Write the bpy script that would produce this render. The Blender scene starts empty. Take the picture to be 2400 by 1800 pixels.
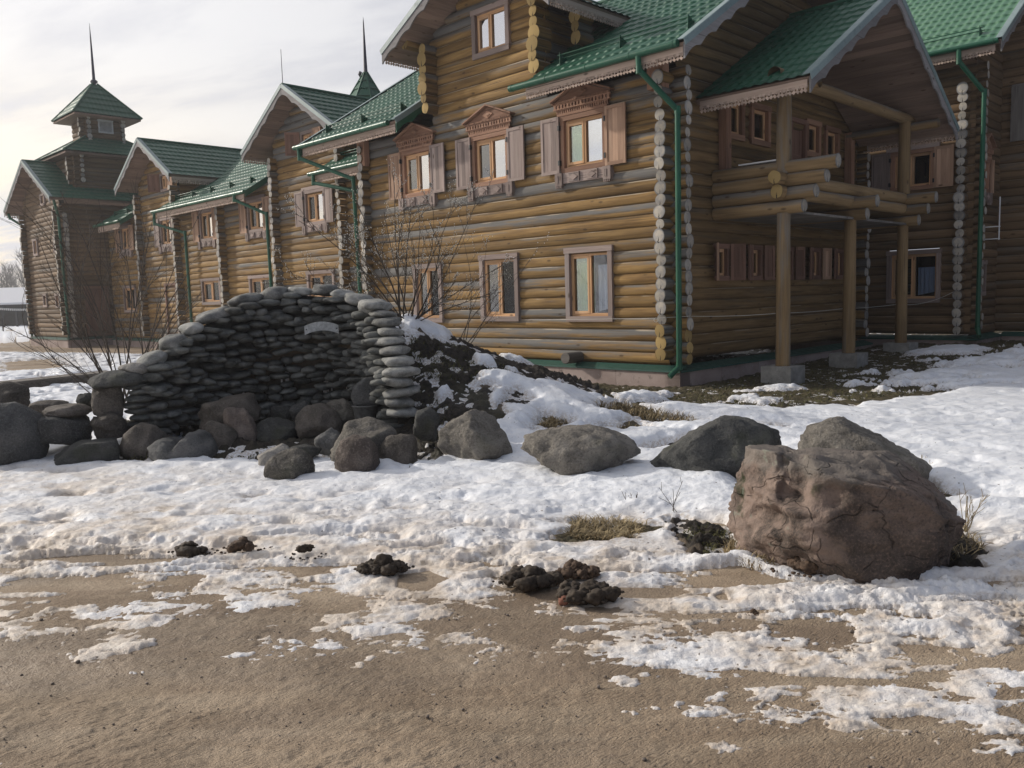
import bpy, bmesh, math, random
import numpy as np
from mathutils import Vector, Matrix
RG = np.random.default_rng(11)
rd = random.Random(5)
SC = bpy.context.scene
COL = SC.collection
PI = math.pi
# ------------------------------------------------------------------ camera model (solved from the photo's vanishing points)
FOC, PITCH, ROLL, AZ = 1965.0, .1038, -.02875, .7864
_cp, _sp, _cr, _sr = math.cos(PITCH), math.sin(PITCH), math.cos(ROLL), math.sin(ROLL)
_up0 = np.array([0, _sp, _cp]); _rt0 = np.array([1., 0, 0])
CAMR = np.array([_cr * _rt0 + _sr * _up0, -_sr * _rt0 + _cr * _up0, [0, _cp, -_sp]])
EYE = np.array([0, 0, 1.6])
def ray(px, py):
    return CAMR.T @ np.array([(px - 1200) / FOC, -(py - 900) / FOC, 1.])
def at(px, py, d):                 # world point seen at photo pixel px,py at depth d
    return EYE + ray(px, py) * d
def gp(px, py, z=0.):
    r = ray(px, py); return EYE + r * ((z - EYE[2]) / r[2])
# ------------------------------------------------------------------ noise
def _h(ix, iy, iz, s):
    n = (ix.astype(np.int64) * 374761393 + iy.astype(np.int64) * 668265263 + iz.astype(np.int64) * 2147483647 + s * 1274126177) & 0xFFFFFFFF
    n = ((n ^ (n >> 13)) * 1274126177) & 0xFFFFFFFF
    n = ((n ^ (n >> 16)) * 2246822519) & 0xFFFFFFFF
    return ((n ^ (n >> 15)) & 0xFFFFFF) / float(0xFFFFFF)
def vnoise(x, y, z=None, s=0):
    if z is None: z = np.zeros_like(x)
    ix, iy, iz = np.floor(x), np.floor(y), np.floor(z)
    fx, fy, fz = x - ix, y - iy, z - iz
    fx = fx * fx * (3 - 2 * fx); fy = fy * fy * (3 - 2 * fy); fz = fz * fz * (3 - 2 * fz)
    o = 0
    for a in (0, 1):
        wx = fx if a else 1 - fx
        for b in (0, 1):
            wy = fy if b else 1 - fy
            for c in (0, 1):
                wz = fz if c else 1 - fz
                o = o + wx * wy * wz * _h(ix + a, iy + b, iz + c, s)
    return o * 2 - 1
def fbm(x, y, z=None, o=4, s=0, g=.5):
    t, a = 0, 1.
    for k in range(o):
        t = t + a * vnoise(x, y, z, s + k * 17); a *= g
        x = x * 2.03 + 3.1; y = y * 2.03 + 7.7
        if z is not None: z = z * 2.03 + 1.3
    return t
def vn2(x, y, s=0):                # quick 2-D value noise
    ix, iy = np.floor(x), np.floor(y); fx, fy = x - ix, y - iy
    fx = fx * fx * (3 - 2 * fx); fy = fy * fy * (3 - 2 * fy); z = np.zeros_like(ix)
    return (_h(ix, iy, z, s) * (1 - fx) * (1 - fy) + _h(ix + 1, iy, z, s) * fx * (1 - fy) + _h(ix, iy + 1, z, s) * (1 - fx) * fy + _h(ix + 1, iy + 1, z, s) * fx * fy) * 2 - 1
def f2(x, y, o=4, s=0, g=.5):
    t, a = 0, 1.
    for k in range(o):
        t = t + a * vn2(x, y, s + k * 17); a *= g
        x, y = (x * .8 - y * .6) * 2.03 + 3.1, (x * .6 + y * .8) * 2.03 + 7.7
    return t
def sst(a, b, x):
    t = np.clip((x - a) / (b - a), 0, 1); return t * t * (3 - 2 * t)
# ------------------------------------------------------------------ mesh builder
class MB:
    def __init__(s):
        s.v = []; s.tc = []; s.pr = []; s.f = []; s.n = 0
    def add(s, v, faces, tc=None, pr=(0, 0, 0), smooth=False, mi=0):
        v = np.asarray(v, float).reshape(-1, 3)
        s.v.append(v); s.tc.append(v if tc is None else np.asarray(tc, float).reshape(-1, 3))
        p = np.asarray(pr, float)
        s.pr.append(np.broadcast_to(p, v.shape) if p.ndim == 1 else p)
        for f in (faces if isinstance(faces, list) and len(faces) and not np.isscalar(faces[0]) else [faces]):
            f = np.asarray(f, np.int64)
            if f.ndim == 1: f = f[None]
            s.f.append((f + s.n, smooth, mi))
        s.n += len(v)
    def mesh(s, name, mats, off=None):
        me = bpy.data.meshes.new(name)
        v = np.concatenate(s.v)
        if off is not None: v = v - np.asarray(off)
        me.vertices.add(len(v)); me.vertices.foreach_set('co', v.astype(np.float32).ravel())
        li = np.concatenate([f.ravel() for f, _, _ in s.f])
        ct = np.concatenate([np.full(len(f), f.shape[1]) for f, _, _ in s.f])
        st = np.concatenate([[0], np.cumsum(ct)[:-1]])
        me.loops.add(len(li)); me.loops.foreach_set('vertex_index', li.astype(np.int32))
        me.polygons.add(len(ct)); me.polygons.foreach_set('loop_start', st.astype(np.int32))
        me.polygons.foreach_set('use_smooth', np.concatenate([np.full(len(f), sm) for f, sm, _ in s.f]))
        mats = mats if isinstance(mats, (list, tuple)) else [mats]
        for m in mats: me.materials.append(m)
        if len(mats) > 1:
            me.polygons.foreach_set('material_index', np.concatenate([np.full(len(f), mi) for f, _, mi in s.f]).astype(np.int32))
        me.update(calc_edges=True)
        for nm, src in (('tc', s.tc), ('pr', s.pr)):
            at_ = me.attributes.new(nm, 'FLOAT_VECTOR', 'POINT')
            at_.data.foreach_set('vector', np.concatenate(src).astype(np.float32).ravel())
        return me
def link(name, me, parent=None):
    o = bpy.data.objects.new(name, me); COL.objects.link(o)
    if parent is not None: o.parent = parent
    return o
def tag(o, label=None, cat=None, group=None, kind=None):
    for k, v in (('label', label), ('category', cat), ('group', group), ('kind', kind)):
        if v: o[k] = v
    return o
def thing(name, label, cat, loc, rz=0., group=None):
    o = bpy.data.objects.new(name, None); COL.objects.link(o)
    o.location = loc; o.rotation_euler = (0, 0, rz); o.empty_display_size = .2
    return tag(o, label, cat, group)
# frames: (origin, s axis, t axis, n axis)
class Fr:
    def __init__(s, o, es, et, en):
        s.o = np.array(o, float); s.M = np.array([es, et, en], float)
    def __call__(s, p): return s.o + np.asarray(p, float) @ s.M
    def sh(s, ds=0, dt=0, dn=0):
        f = Fr(s.o, *s.M); f.o = s((ds, dt, dn)); return f
WORLDF = Fr((0, 0, 0), (1, 0, 0), (0, 1, 0), (0, 0, 1))
_BF = np.array([[0, 3, 2, 1], [4, 5, 6, 7], [0, 1, 5, 4], [1, 2, 6, 5], [2, 3, 7, 6], [3, 0, 4, 7]])
def box(mb, fr, a, b, grain=0, pr=None, mi=0):
    a, b = np.minimum(a, b), np.maximum(a, b)
    v = np.array([[a[0], a[1], a[2]], [b[0], a[1], a[2]], [b[0], b[1], a[2]], [a[0], b[1], a[2]], [a[0], a[1], b[2]], [b[0], a[1], b[2]], [b[0], b[1], b[2]], [a[0], b[1], b[2]]])
    r = rd.random()
    tc = np.roll(v, -grain, axis=1) + np.array([r * 31, r * 17, r * 7])
    mb.add(fr(v), _BF, tc, pr or (r, 0, 0), False, mi)
def prism(mb, fr, poly, n0, n1, grain=0, mi=0, pr=None):
    k = len(poly); P = np.asarray(poly, float)
    v = np.concatenate([np.c_[P, np.full(k, n0)], np.c_[P, np.full(k, n1)]])
    i = np.arange(k); j = (i + 1) % k
    r = rd.random()
    tc = np.roll(v, -grain, axis=1) + np.array([r * 31, r * 17, r * 7])
    area = np.sum(P[:, 0] * np.roll(P[:, 1], -1) - P[:, 1] * np.roll(P[:, 0], -1))
    fs = [i[::-1], i + k, np.c_[i, j, j + k, i + k]]
    if area < 0: fs = [i, (i + k)[::-1], np.c_[j, i, i + k, j + k]]
    if n1 < n0: fs = [f[..., ::-1] for f in fs]
    mb.add(fr(v), fs, tc, pr or (r, 0, 0), False, mi)
def tube(mb, pts, rad, sides=8, caps=True, smooth=True, pr=None, mi=0, tcs=1.):
    P = np.asarray(pts, float); n = len(P); rad = np.broadcast_to(np.asarray(rad, float), (n,))
    T = np.gradient(P, axis=0); T /= np.linalg.norm(T, axis=1)[:, None] + 1e-12
    up = np.array([0, 0, 1.]) if abs(T[0, 2]) < .9 else np.array([0, 1., 0])
    A = np.cross(T, up); A /= np.linalg.norm(A, axis=1)[:, None] + 1e-12
    B = np.cross(T, A)
    a = np.arange(sides) * 2 * PI / sides
    v = P[:, None] + rad[:, None, None] * (np.cos(a)[None, :, None] * A[:, None] + np.sin(a)[None, :, None] * B[:, None])
    d = np.concatenate([[0], np.cumsum(np.linalg.norm(np.diff(P, axis=0), axis=1))])
    r = rd.random()
    tc = np.stack([np.broadcast_to(d[:, None] + r * 31, (n, sides)), np.broadcast_to(rad[:, None] * np.cos(a) + r * 17, (n, sides)), np.broadcast_to(rad[:, None] * np.sin(a), (n, sides))], -1)
    i = np.arange(n - 1)[:, None] * sides; k = np.arange(sides)[None]; k2 = (k + 1) % sides
    f = np.stack([i + k, i + k2, i + k2 + sides, i + k + sides], -1).reshape(-1, 4)
    fs = [f]
    mb.add(v.reshape(-1, 3), fs, tc.reshape(-1, 3), pr or (r, 0, 0), smooth, mi)
    if caps:
        for q, rev in ((v[0], False), (v[-1], True)):
            idx = np.arange(sides); mb.add(q, idx[::-1] if rev else idx, q, pr or (r, 0, 0), False, mi)
def disc(mb, c, ax, ay, r, seg=14, ecc=1., pr=(0, 0, 0), bulge=0., mi=0):
    a = np.arange(seg) * 2 * PI / seg
    jit = 1 + .05 * np.sin(a * 2 + rd.random() * 6) + .02 * np.sin(a * 5 + rd.random() * 6)
    x, y = np.cos(a) * r * jit, np.sin(a) * r * jit * ecc
    c = np.asarray(c, float); ax = np.asarray(ax, float); ay = np.asarray(ay, float)
    nn = np.cross(ax, ay)
    v = np.concatenate([[c + nn * bulge], c + x[:, None] * .85 * ax + y[:, None] * .85 * ay + nn * bulge, c + x[:, None] * ax + y[:, None] * ay])
    tc = np.concatenate([[[0, 0, 0]], np.c_[x * .85, y * .85, 0 * x], np.c_[x, y, 0 * x]]) + np.array([0, 0, rd.random() * 9])
    i = np.arange(seg); j = (i + 1) % seg
    mb.add(v, [np.c_[np.zeros(seg, int), 1 + i, 1 + j], np.c_[1 + i, 1 + seg + i, 1 + seg + j, 1 + j]], tc, pr, True, mi)
# one log, visible front arc only (walls) or full round
def log(mb, fr, s0, s1, t, n, r=.118, full=False, seg=9, cap=(False, False), step=.4):
    L = s1 - s0
    if L < .02: return
    k = max(2, int(L / step) + 1)
    s = np.linspace(s0, s1, k)
    a = np.linspace(0, 2 * PI, 13)[:-1] if full else np.linspace(-1.05, 1.05, seg)
    q = rd.random() * 50
    rr = r * (1 + .035 * vnoise(s * .9 + q, 0 * s + q, 0 * s) + .02 * vnoise(s * 3 + q, 0 * s, 0 * s))
    dz = .006 * vnoise(s * .6 + q, 0 * s + 3, 0 * s)
    if full: q2 = a
    T = t + dz[:, None] + rr[:, None] * np.sin(a); N = n + rr[:, None] * np.cos(a)
    S = np.broadcast_to(s[:, None], T.shape)
    v = fr(np.stack([S, T, N], -1).reshape(-1, 3))
    m = len(a); rn = rd.random()
    tc = np.stack([S + q, T - t + q * .37, N - n + q * .11], -1).reshape(-1, 3)
    pr = np.stack([np.full(T.shape, rn), np.broadcast_to(np.sin(a), T.shape), np.zeros(T.shape)], -1).reshape(-1, 3)
    i = np.arange(k - 1)[:, None] * m
    if full: c = np.arange(m)[None]; c2 = (c + 1) % m
    else: c = np.arange(m - 1)[None]; c2 = c + 1
    f = np.stack([i + c, i + m + c, i + m + c2, i + c2], -1).reshape(-1, 4)
    mb.add(v, f, tc, pr, True)
# ------------------------------------------------------------------ materials
class G:
    def __init__(s, name):
        s.m = bpy.data.materials.new(name); s.m.use_nodes = True; s.t = s.m.node_tree; s.t.nodes.clear()
        s.out = s.t.nodes.new('ShaderNodeOutputMaterial')
    def n(s, typ, ins=None, **kw):
        nd = s.t.nodes.new('ShaderNode' + typ)
        for k, v in kw.items(): setattr(nd, k, v)
        for k, v in (ins or {}).items():
            sk = nd.inputs[k]
            if hasattr(v, 'outputs'): v = v.outputs[0]
            if isinstance(v, bpy.types.NodeSocket): s.t.links.new(v, sk)
            elif isinstance(v, (tuple, list)) and len(v) == 3 and sk.type == 'RGBA': sk.default_value = (*v, 1)
            else: sk.default_value = v
        return nd
    def attr(s, nm): return s.n('Attribute', attribute_name=nm).outputs['Vector']
    def xyz(s, v):
        o = s.n('SeparateXYZ', {0: v}); return o.outputs
    def scale(s, v, k): return s.n('VectorMath', {0: v, 1: tuple(k)}, operation='MULTIPLY').outputs[0]
    def noise(s, v, sc=1., det=4., rough=.55, dist=0.):
        return s.n('TexNoise', {'Vector': v, 'Scale': sc, 'Detail': det, 'Roughness': rough, 'Distortion': dist}).outputs['Fac']
    def ma(s, op, a, b=None, c=None, clamp=False):
        nd = s.n('Math', operation=op, use_clamp=clamp)
        for i, x in enumerate((a, b, c)):
            if x is None: continue
            if isinstance(x, bpy.types.NodeSocket): s.t.links.new(x, nd.inputs[i])
            else: nd.inputs[i].default_value = x
        return nd.outputs[0]
    def mr(s, v, a, b, c=0., d=1., smooth=True):
        return s.n('MapRange', {0: v, 1: a, 2: b, 3: c, 4: d}, interpolation_type='SMOOTHSTEP' if smooth else 'LINEAR').outputs[0]
    def mix(s, f, a, b, mode='MIX'):
        nd = s.n('Mix', data_type='RGBA', blend_type=mode)
        for i, x in ((0, f), (6, a), (7, b)):
            sk = nd.inputs[i]
            if isinstance(x, bpy.types.NodeSocket): s.t.links.new(x, sk)
            elif i and len(x) == 3: sk.default_value = (*x, 1)
            else: sk.default_value = x
        return nd.outputs[2]
    def ramp(s, f, stops):
        nd = s.n('ValToRGB', {0: f}); e = nd.color_ramp.elements
        while len(e) < len(stops): e.new(.5)
        for q, (p, c) in zip(e, stops): q.position = p; q.color = (*c, 1)
        return nd.outputs[0]
    def bump(s, h, st=.4, dist=.02, nrm=None):
        i = {'Height': h, 'Strength': st, 'Distance': dist}
        if nrm is not None: i['Normal'] = nrm
        return s.n('Bump', i).outputs[0]
    def bsdf(s, col, rough=.8, nrm=None, spec=.3, **kw):
        i = {'Base Color': col, 'Roughness': rough, 'Specular IOR Level': spec}; i.update(kw)
        if nrm is not None: i['Normal'] = nrm
        b = s.n('BsdfPrincipled', i); s.t.links.new(b.outputs[0], s.out.inputs[0]); return s.m
M = {}
def wood(name, cols, grey=(.17, .165, .155), greyamt=.5, gshift=0., rough=.8, knots=True, bs=.35, topgrey=.3, rndgrey=.12, seam=0.):
    g = G(name); tc = g.attr('tc'); pr = g.xyz(g.attr('pr'))
    gr = g.noise(g.scale(tc, (1.3, 22, 22)), 1., 5, .6)
    big = g.noise(g.scale(tc, (.55, 2.5, 2.5)), 1., 3)
    col = g.ramp(g.ma('ADD', g.ma('MULTIPLY', gr, .55), g.ma('MULTIPLY', big, .5)), [(.33, cols[0]), (.5, cols[1]), (.68, cols[2])])
    v = g.ma('ADD', g.ma('MULTIPLY', g.ma('SUBTRACT', pr[0], .5), .9), .0)
    col = g.mix(.55, col, g.n('HueSaturation', {'Color': col, 'Value': g.ma('ADD', v, 1.0), 'Hue': .5, 'Saturation': 1.0}).outputs[0])
    gn = g.ma('ADD', g.ma('MULTIPLY', g.noise(g.scale(tc, (.7, 9, 9)), 1., 5, .65), .55), g.ma('MULTIPLY', g.noise(g.scale(tc, (.32, 1.1, 1.1)), 1., 3, .6), .45))
    gm = g.ma('ADD', g.ma('ADD', gn, g.ma('MULTIPLY', pr[1], topgrey)), g.ma('MULTIPLY', g.ma('SUBTRACT', g.ma('FRACT', g.ma('MULTIPLY', pr[0], 7.3)), .5), rndgrey))
    gm = g.mr(gm, .62 - gshift, .80 - gshift, 0, greyamt)
    gcol = g.mix(g.noise(g.scale(tc, (1.2, 40, 40)), 1., 3), tuple(x * .6 for x in grey), tuple(x * 1.35 for x in grey))
    col = g.mix(gm, col, gcol)
    cr = g.noise(g.scale(tc, (.45, 45, 45)), 1., 2, .5)
    crk = g.mr(cr, .69, .73, 0, 1)
    col = g.mix(g.ma('MULTIPLY', crk, .8), col, (.03, .024, .018))
    if knots:
        vo = g.n('TexVoronoi', {'Vector': g.scale(tc, (2.2, 5.5, 5.5)), 'Scale': 1.}).outputs['Distance']
        col = g.mix(g.mr(vo, .05, .16, .75, 0), col, (.06, .035, .018))
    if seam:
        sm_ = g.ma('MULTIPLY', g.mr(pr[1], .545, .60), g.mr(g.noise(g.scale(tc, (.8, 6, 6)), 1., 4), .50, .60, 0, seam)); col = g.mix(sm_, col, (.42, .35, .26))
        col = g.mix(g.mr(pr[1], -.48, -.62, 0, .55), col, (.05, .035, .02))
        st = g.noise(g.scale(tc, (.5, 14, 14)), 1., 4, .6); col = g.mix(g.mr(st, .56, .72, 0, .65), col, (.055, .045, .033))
    h = g.ma('SUBTRACT', g.ma('ADD', g.ma('MULTIPLY', gr, .7), g.ma('MULTIPLY', big, .4)), crk)
    M[name] = g.bsdf(col, rough, g.bump(h, bs, .012), .25)
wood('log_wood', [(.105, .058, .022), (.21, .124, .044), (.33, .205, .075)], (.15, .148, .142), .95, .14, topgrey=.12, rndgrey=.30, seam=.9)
wood('log_wood_brown', [(.085, .052, .028), (.155, .098, .052), (.20, .13, .072)], (.12, .112, .10), .7, .08, topgrey=.08, rndgrey=.15, seam=.3)
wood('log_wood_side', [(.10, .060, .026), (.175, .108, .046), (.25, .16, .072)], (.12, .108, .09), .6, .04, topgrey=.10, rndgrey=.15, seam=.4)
wood('beam_wood', [(.13, .085, .042), (.22, .145, .07), (.30, .205, .105)], (.18, .17, .155), .9, .08, topgrey=.22, rndgrey=.2)
wood('casing_wood', [(.18, .135, .115), (.26, .20, .175), (.34, .27, .235)], (.24, .22, .215), .7, .06, bs=.3)
wood('shutter_wood', [(.24, .145, .095), (.36, .225, .15), (.47, .31, .215)], (.28, .235, .20), .75, .03, bs=.3)
wood('carved_wood', [(.18, .095, .06), (.28, .155, .10), (.37, .22, .145)], (.24, .20, .17), .5, -.04, bs=.25)
wood('lace_wood', [(.32, .235, .185), (.42, .315, .25), (.50, .39, .32)], (.36, .31, .28), .6, 0, bs=.2)
wood('sash_wood', [(.42, .23, .11), (.56, .33, .17), (.66, .43, .26)], (.36, .28, .2), .5, -.05, bs=.15)
wood('soffit_wood', [(.15, .10, .075), (.21, .145, .11), (.27, .19, .145)], (.19, .165, .15), .6, 0, bs=.3)
wood('barge_wood', [(.17, .155, .15), (.22, .205, .20), (.27, .255, .25)], (.21, .205, .21), .7, .05, bs=.25)
wood('old_wood', [(.09, .08, .07), (.15, .135, .12), (.22, .2, .18)], (.2, .19, .18), .6, 0)
wood('door_wood', [(.13, .075, .055), (.19, .105, .075), (.24, .14, .1)], (.17, .14, .12), .5, 0)
def mk_end():
    g = G('log_end_wood'); tc = g.attr('tc'); pr = g.xyz(g.attr('pr'))
    x = g.xyz(tc); r = g.ma('SQRT', g.ma('ADD', g.ma('MULTIPLY', x[0], x[0]), g.ma('MULTIPLY', x[1], x[1])))
    w = g.noise(g.scale(tc, (14, 14, 1)), 1., 3)
    rings = g.ma('SINE', g.ma('ADD', g.ma('MULTIPLY', r, 420.), g.ma('MULTIPLY', w, 6.)))
    col = g.mix(g.mr(rings, -1, 1), (.42, .37, .30), (.55, .50, .42))
    col = g.mix(g.mr(g.noise(g.scale(tc, (9, 9, 1)), 1., 3), .42, .62), col, (.36, .34, .315))
    col = g.mix(g.mr(r, .088, .104), col, (.26, .25, .24))
    col = g.mix(g.mr(pr[0], .62, .66), col, g.mix(g.mr(rings, -1, 1), (.40, .27, .10), (.50, .36, .16)))
    ang = g.ma('ARCTAN2', x[1], g.ma('ADD', x[0], .003))
    ck = g.ma('ABSOLUTE', g.ma('ADD', g.ma('ADD', ang, 1.57), g.ma('MULTIPLY', g.ma('SUBTRACT', w, .5), .8)))
    ckm = g.ma('MULTIPLY', g.mr(ck, .05, .13, 1, 0), g.mr(r, .01, .03))
    col = g.mix(ckm, col, (.03, .025, .02))
    col = g.mix(.8, col, g.n('HueSaturation', {'Color': col, 'Value': g.ma('ADD', .42, g.ma('MULTIPLY', pr[1], .76)), 'Hue': .5, 'Saturation': 1.}).outputs[0])
    M['end'] = g.bsdf(col, .85, g.bump(g.ma('SUBTRACT', g.ma('MULTIPLY', rings, .2), ckm), .35, .01), .2)
mk_end()
def mk_roof(name, c0, c1, rough):
    g = G(name); tc = g.attr('tc')
    n1 = g.noise(tc, .8, 4); n2 = g.noise(tc, 9., 4, .6)
    col = g.mix(g.mr(n1, .35, .65), c0, c1)
    col = g.mix(g.mr(n2, .56, .75, 0, .5), col, tuple(x * .55 for x in c0))
    M[name] = g.bsdf(col, g.mr(n2, .3, .7, rough - .06, rough + .1), g.bump(n2, .08, .004), .35)
mk_roof('roof_green', (.010, .074, .040), (.016, .094, .053), .50)
mk_roof('roof_green_light', (.055, .16, .09), (.08, .195, .11), .42)
mk_roof('trim_green', (.008, .075, .040), (.014, .10, .054), .36)
mk_roof('flashing', (.16, .22, .22), (.22, .29, .285), .42)
mk_roof('plinth_green', (.02, .07, .055), (.03, .09, .07), .5)
def mk_stone(name, cols, spk=.5, sc=1., moss=0., lich=.3, rough=.85, bs=.85):
    g = G(name); tc = g.n('TexCoord').outputs['Object']; pr = g.xyz(g.attr('pr'))
    n1 = g.noise(tc, 3. * sc, 6, .6, .3); n2 = g.noise(tc, 60. * sc, 3, .7); n3 = g.noise(tc, 14. * sc, 5, .65)
    col = g.ramp(n1, [(.36, cols[0]), (.5, cols[1]), (.64, cols[2])])
    v = g.ma('ADD', .58, g.ma('MULTIPLY', pr[0], .84))
    col = g.mix(1., col, g.n('CombineColor', {0: v, 1: v, 2: v}).outputs[0], 'MULTIPLY')
    col = g.mix(g.mr(n2, .52, .68, 0, spk), col, tuple(min(1, x * 2.0 + .03) for x in cols[1]))
    col = g.mix(g.mr(n2, .46, .34, 0, spk), col, tuple(x * .35 for x in cols[0]))
    col = g.mix(g.mr(n3, .58, .70, 0, lich), col, tuple(x * 1.25 + .045 for x in cols[2]))
    if moss: 
        nz = g.xyz(g.n('NewGeometry').outputs['Normal'])
        mm = g.ma('ADD', g.noise(tc, 2.2, 4), g.ma('MULTIPLY', pr[1], .15))
        col = g.mix(g.mr(mm, .55, .68, 0, moss), col, (.035, .042, .014))
    h = g.ma('ADD', g.ma('ADD', g.ma('MULTIPLY', n3, 1.), g.ma('MULTIPLY', n2, .35)), n1)
    M[name] = g.bsdf(col, rough, g.bump(h, bs, .03 / sc), .25)
mk_stone('cobble_stone', [(.07, .073, .07), (.115, .118, .11), (.18, .177, .16)], .35, 3.)
mk_stone('cap_stone', [(.15, .15, .14), (.24, .238, .222), (.33, .325, .30)], .4, 3., 0, .4)
mk_stone('boulder_grey', [(.055, .055, .055), (.085, .085, .083), (.125, .12, .115)], .45)
mk_stone('boulder_dark', [(.036, .037, .036), (.058, .058, .055), (.088, .085, .078)], .4, 1., .4)
mk_stone('boulder_brown', [(.055, .048, .041), (.088, .076, .065), (.135, .117, .10)], .45)
mk_stone('boulder_olive', [(.085, .077, .066), (.135, .122, .104), (.20, .183, .158)], .5, 1., .25)
mk_stone('boulder_pink', [(.085, .068, .058), (.135, .108, .092), (.20, .165, .142)], .4)
mk_stone('boulder_light', [(.15, .14, .125), (.21, .195, .175), (.27, .25, .22)], .35)
mk_stone('mortar', [(.05, .05, .048), (.08, .08, .075), (.12, .118, .11)], .2, 3., 0, .1)
mk_stone('concrete', [(.16, .155, .145), (.21, .205, .19), (.27, .26, .24)], .15, 1.5, 0, .25)
def mk_red():
    g = G('boulder_red'); tc = g.n('TexCoord').outputs['Object']
    n1 = g.noise(tc, 2.6, 6, .62, .5); n2 = g.noise(tc, 70., 3, .7); n3 = g.noise(tc, 11., 5, .65, .3)
    x = g.xyz(tc)
    col = g.ramp(n1, [(.35, (.050, .040, .034)), (.48, (.098, .076, .063)), (.6, (.165, .125, .103)), (.72, (.13, .118, .105))])
    col = g.mix(g.mr(n2, .5, .68, 0, .45), col, (.26, .18, .14))
    col = g.mix(g.mr(n2, .46, .32, 0, .5), col, (.025, .02, .018))
    lp = g.ma('MULTIPLY', g.mr(x[0], .05, -.35, 0, 1), g.mr(g.noise(tc, 4.3, 4, .6), .42, .56, 0, .85)); col = g.mix(lp, col, (.25, .185, .15))
    top = g.mr(g.ma('ADD', x[2], g.ma('MULTIPLY', n3, .12)), .27, .36)
    col = g.mix(g.ma('MULTIPLY', top, .75), col, g.mix(n3, (.10, .09, .08), (.22, .195, .17)))
    mo = g.mr(g.noise(tc, 3.1, 4, .6), .56, .66, 0, 1)
    lm = g.mr(x[0], -.1, -.35, 0, 1)
    col = g.mix(g.ma('MULTIPLY', mo, lm), col, (.025, .032, .012))
    lc = g.mr(g.noise(tc, 8.5, 4, .6), .62, .70, 0, .6)
    col = g.mix(g.ma('MULTIPLY', lc, lm), col, (.22, .235, .19))
    cr = g.n('TexVoronoi', {'Vector': g.n('VectorMath', {0: tc, 1: g.scale(g.n('TexNoise', {'Vector': tc, 'Scale': 3.}).outputs['Color'], (.35, .35, .35))}, operation='ADD').outputs[0], 'Scale': 2.6}, feature='DISTANCE_TO_EDGE').outputs['Distance']
    crk = g.mr(cr, .0, .014, 1, 0)
    crk = g.ma('MULTIPLY', crk, g.mr(n3, .42, .55))
    col = g.mix(g.ma('MULTIPLY', crk, .55), col, (.02, .016, .013))
    h = g.ma('SUBTRACT', g.ma('ADD', g.ma('ADD', g.ma('MULTIPLY', n3, 1.2), g.ma('MULTIPLY', n2, .3)), n1), g.ma('MULTIPLY', crk, 1.4))
    M['boulder_red'] = g.bsdf(col, .85, g.bump(h, .65, .03), .25)
mk_red()
def simple(name, col, rough=.6, spec=.4, metal=0., nz=0., sc=30., bs=0.):
    g = G(name)
    if nz:
        n = g.noise(g.n('TexCoord').outputs['Object'], sc, 4, .6)
        c = g.mix(g.mr(n, .3, .7), tuple(x * (1 - nz) for x in col), tuple(min(1, x * (1 + nz)) for x in col))
        M[name] = g.bsdf(c, rough, g.bump(n, bs, .01) if bs else None, spec, Metallic=metal)
    else: M[name] = g.bsdf(col, rough, None, spec, Metallic=metal)
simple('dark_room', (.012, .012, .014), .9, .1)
simple('curtain_white', (.82, .86, .92), .9, .1)
simple('curtain_green', (.62, .74, .58), .9, .1)
simple('curtain_blue', (.42, .52, .68), .9, .1)
simple('hinge_iron', (.02, .02, .022), .5, .4)
simple('spire_metal', (.05, .045, .065), .45, .5)
simple('white_paint', (.62, .62, .62), .6, .3, 0, .1, 8.)
simple('plate_metal', (.42, .43, .42), .5, .4, 0, .25, 25.)
simple('rope_fibre', (.55, .53, .48), .9, .1)
simple('bark', (.07, .056, .045), .85, .2, 0, .35, 40., .3)
simple('bark_far', (.06, .055, .055), .9, .1)
simple('bud', (.55, .53, .48), .8, .2)
simple('mud', (.050, .037, .026), .75, .3, 0, .45, 40., .6)
simple('mud_brown', (.085, .055, .036), .8, .3, 0, .4, 40., .6)
simple('bucket_tin', (.16, .16, .155), .6, .4, .2, .3, 20.)
simple('pebble_mix', (.17, .14, .115), .8, .3, 0, .4, 30.)
simple('brick', (.28, .13, .09), .85, .2, 0, .3, 30.)
simple('straw', (.30, .235, .135), .85, .2, 0, .5, 6.)
simple('grass_green', (.10, .095, .04), .85, .2, 0, .5, 6.)
simple('shed_wall', (.035, .036, .042), .9, .1, 0, .2, 3.)
simple('shed_snow', (.78, .78, .80), .8, .1)
simple('curb_wood', (.10, .09, .08), .85, .2, 0, .35, 20.)
def mk_plinth():
    g = G('plinth'); tc = g.attr('tc')
    n1 = g.noise(tc, 1.6, 5, .6); n2 = g.noise(tc, 9., 4, .65, .6)
    col = g.mix(g.mr(n1, .35, .65), (.29, .225, .20), (.38, .305, .275))
    col = g.mix(g.mr(n2, .63, .69, 0, .8), col, (.40, .36, .33))
    col = g.mix(g.mr(g.noise(g.scale(tc, (2, 2, .6)), 3., 4), .6, .72, 0, .6), col, (.10, .085, .075))
    M['plinth'] = g.bsdf(col, .85, g.bump(n2, .2, .01), .2)
mk_plinth()
def mk_glass(name, tint, refl):
    g = G(name)
    fr = g.n('Fresnel', {'IOR': 1.5}).outputs[0]
    f = g.ma('ADD', g.ma('MULTIPLY', fr, 1.0), refl, None, True)
    tr = g.n('BsdfTransparent', {'Color': tint}); gl = g.n('BsdfGlossy', {'Color': (.92, .95, 1), 'Roughness': .02})
    g.t.links.new(g.n('MixShader', {0: f, 1: tr.outputs[0], 2: gl.outputs[0]}).outputs[0], g.out.inputs[0]); M[name] = g.m
mk_glass('glass_clear', (.93, .95, .97), .0)
mk_glass('glass_green', (.76, .86, .70), .16)
mk_glass('glass_sky', (.8, .85, .9), .55)
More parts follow.
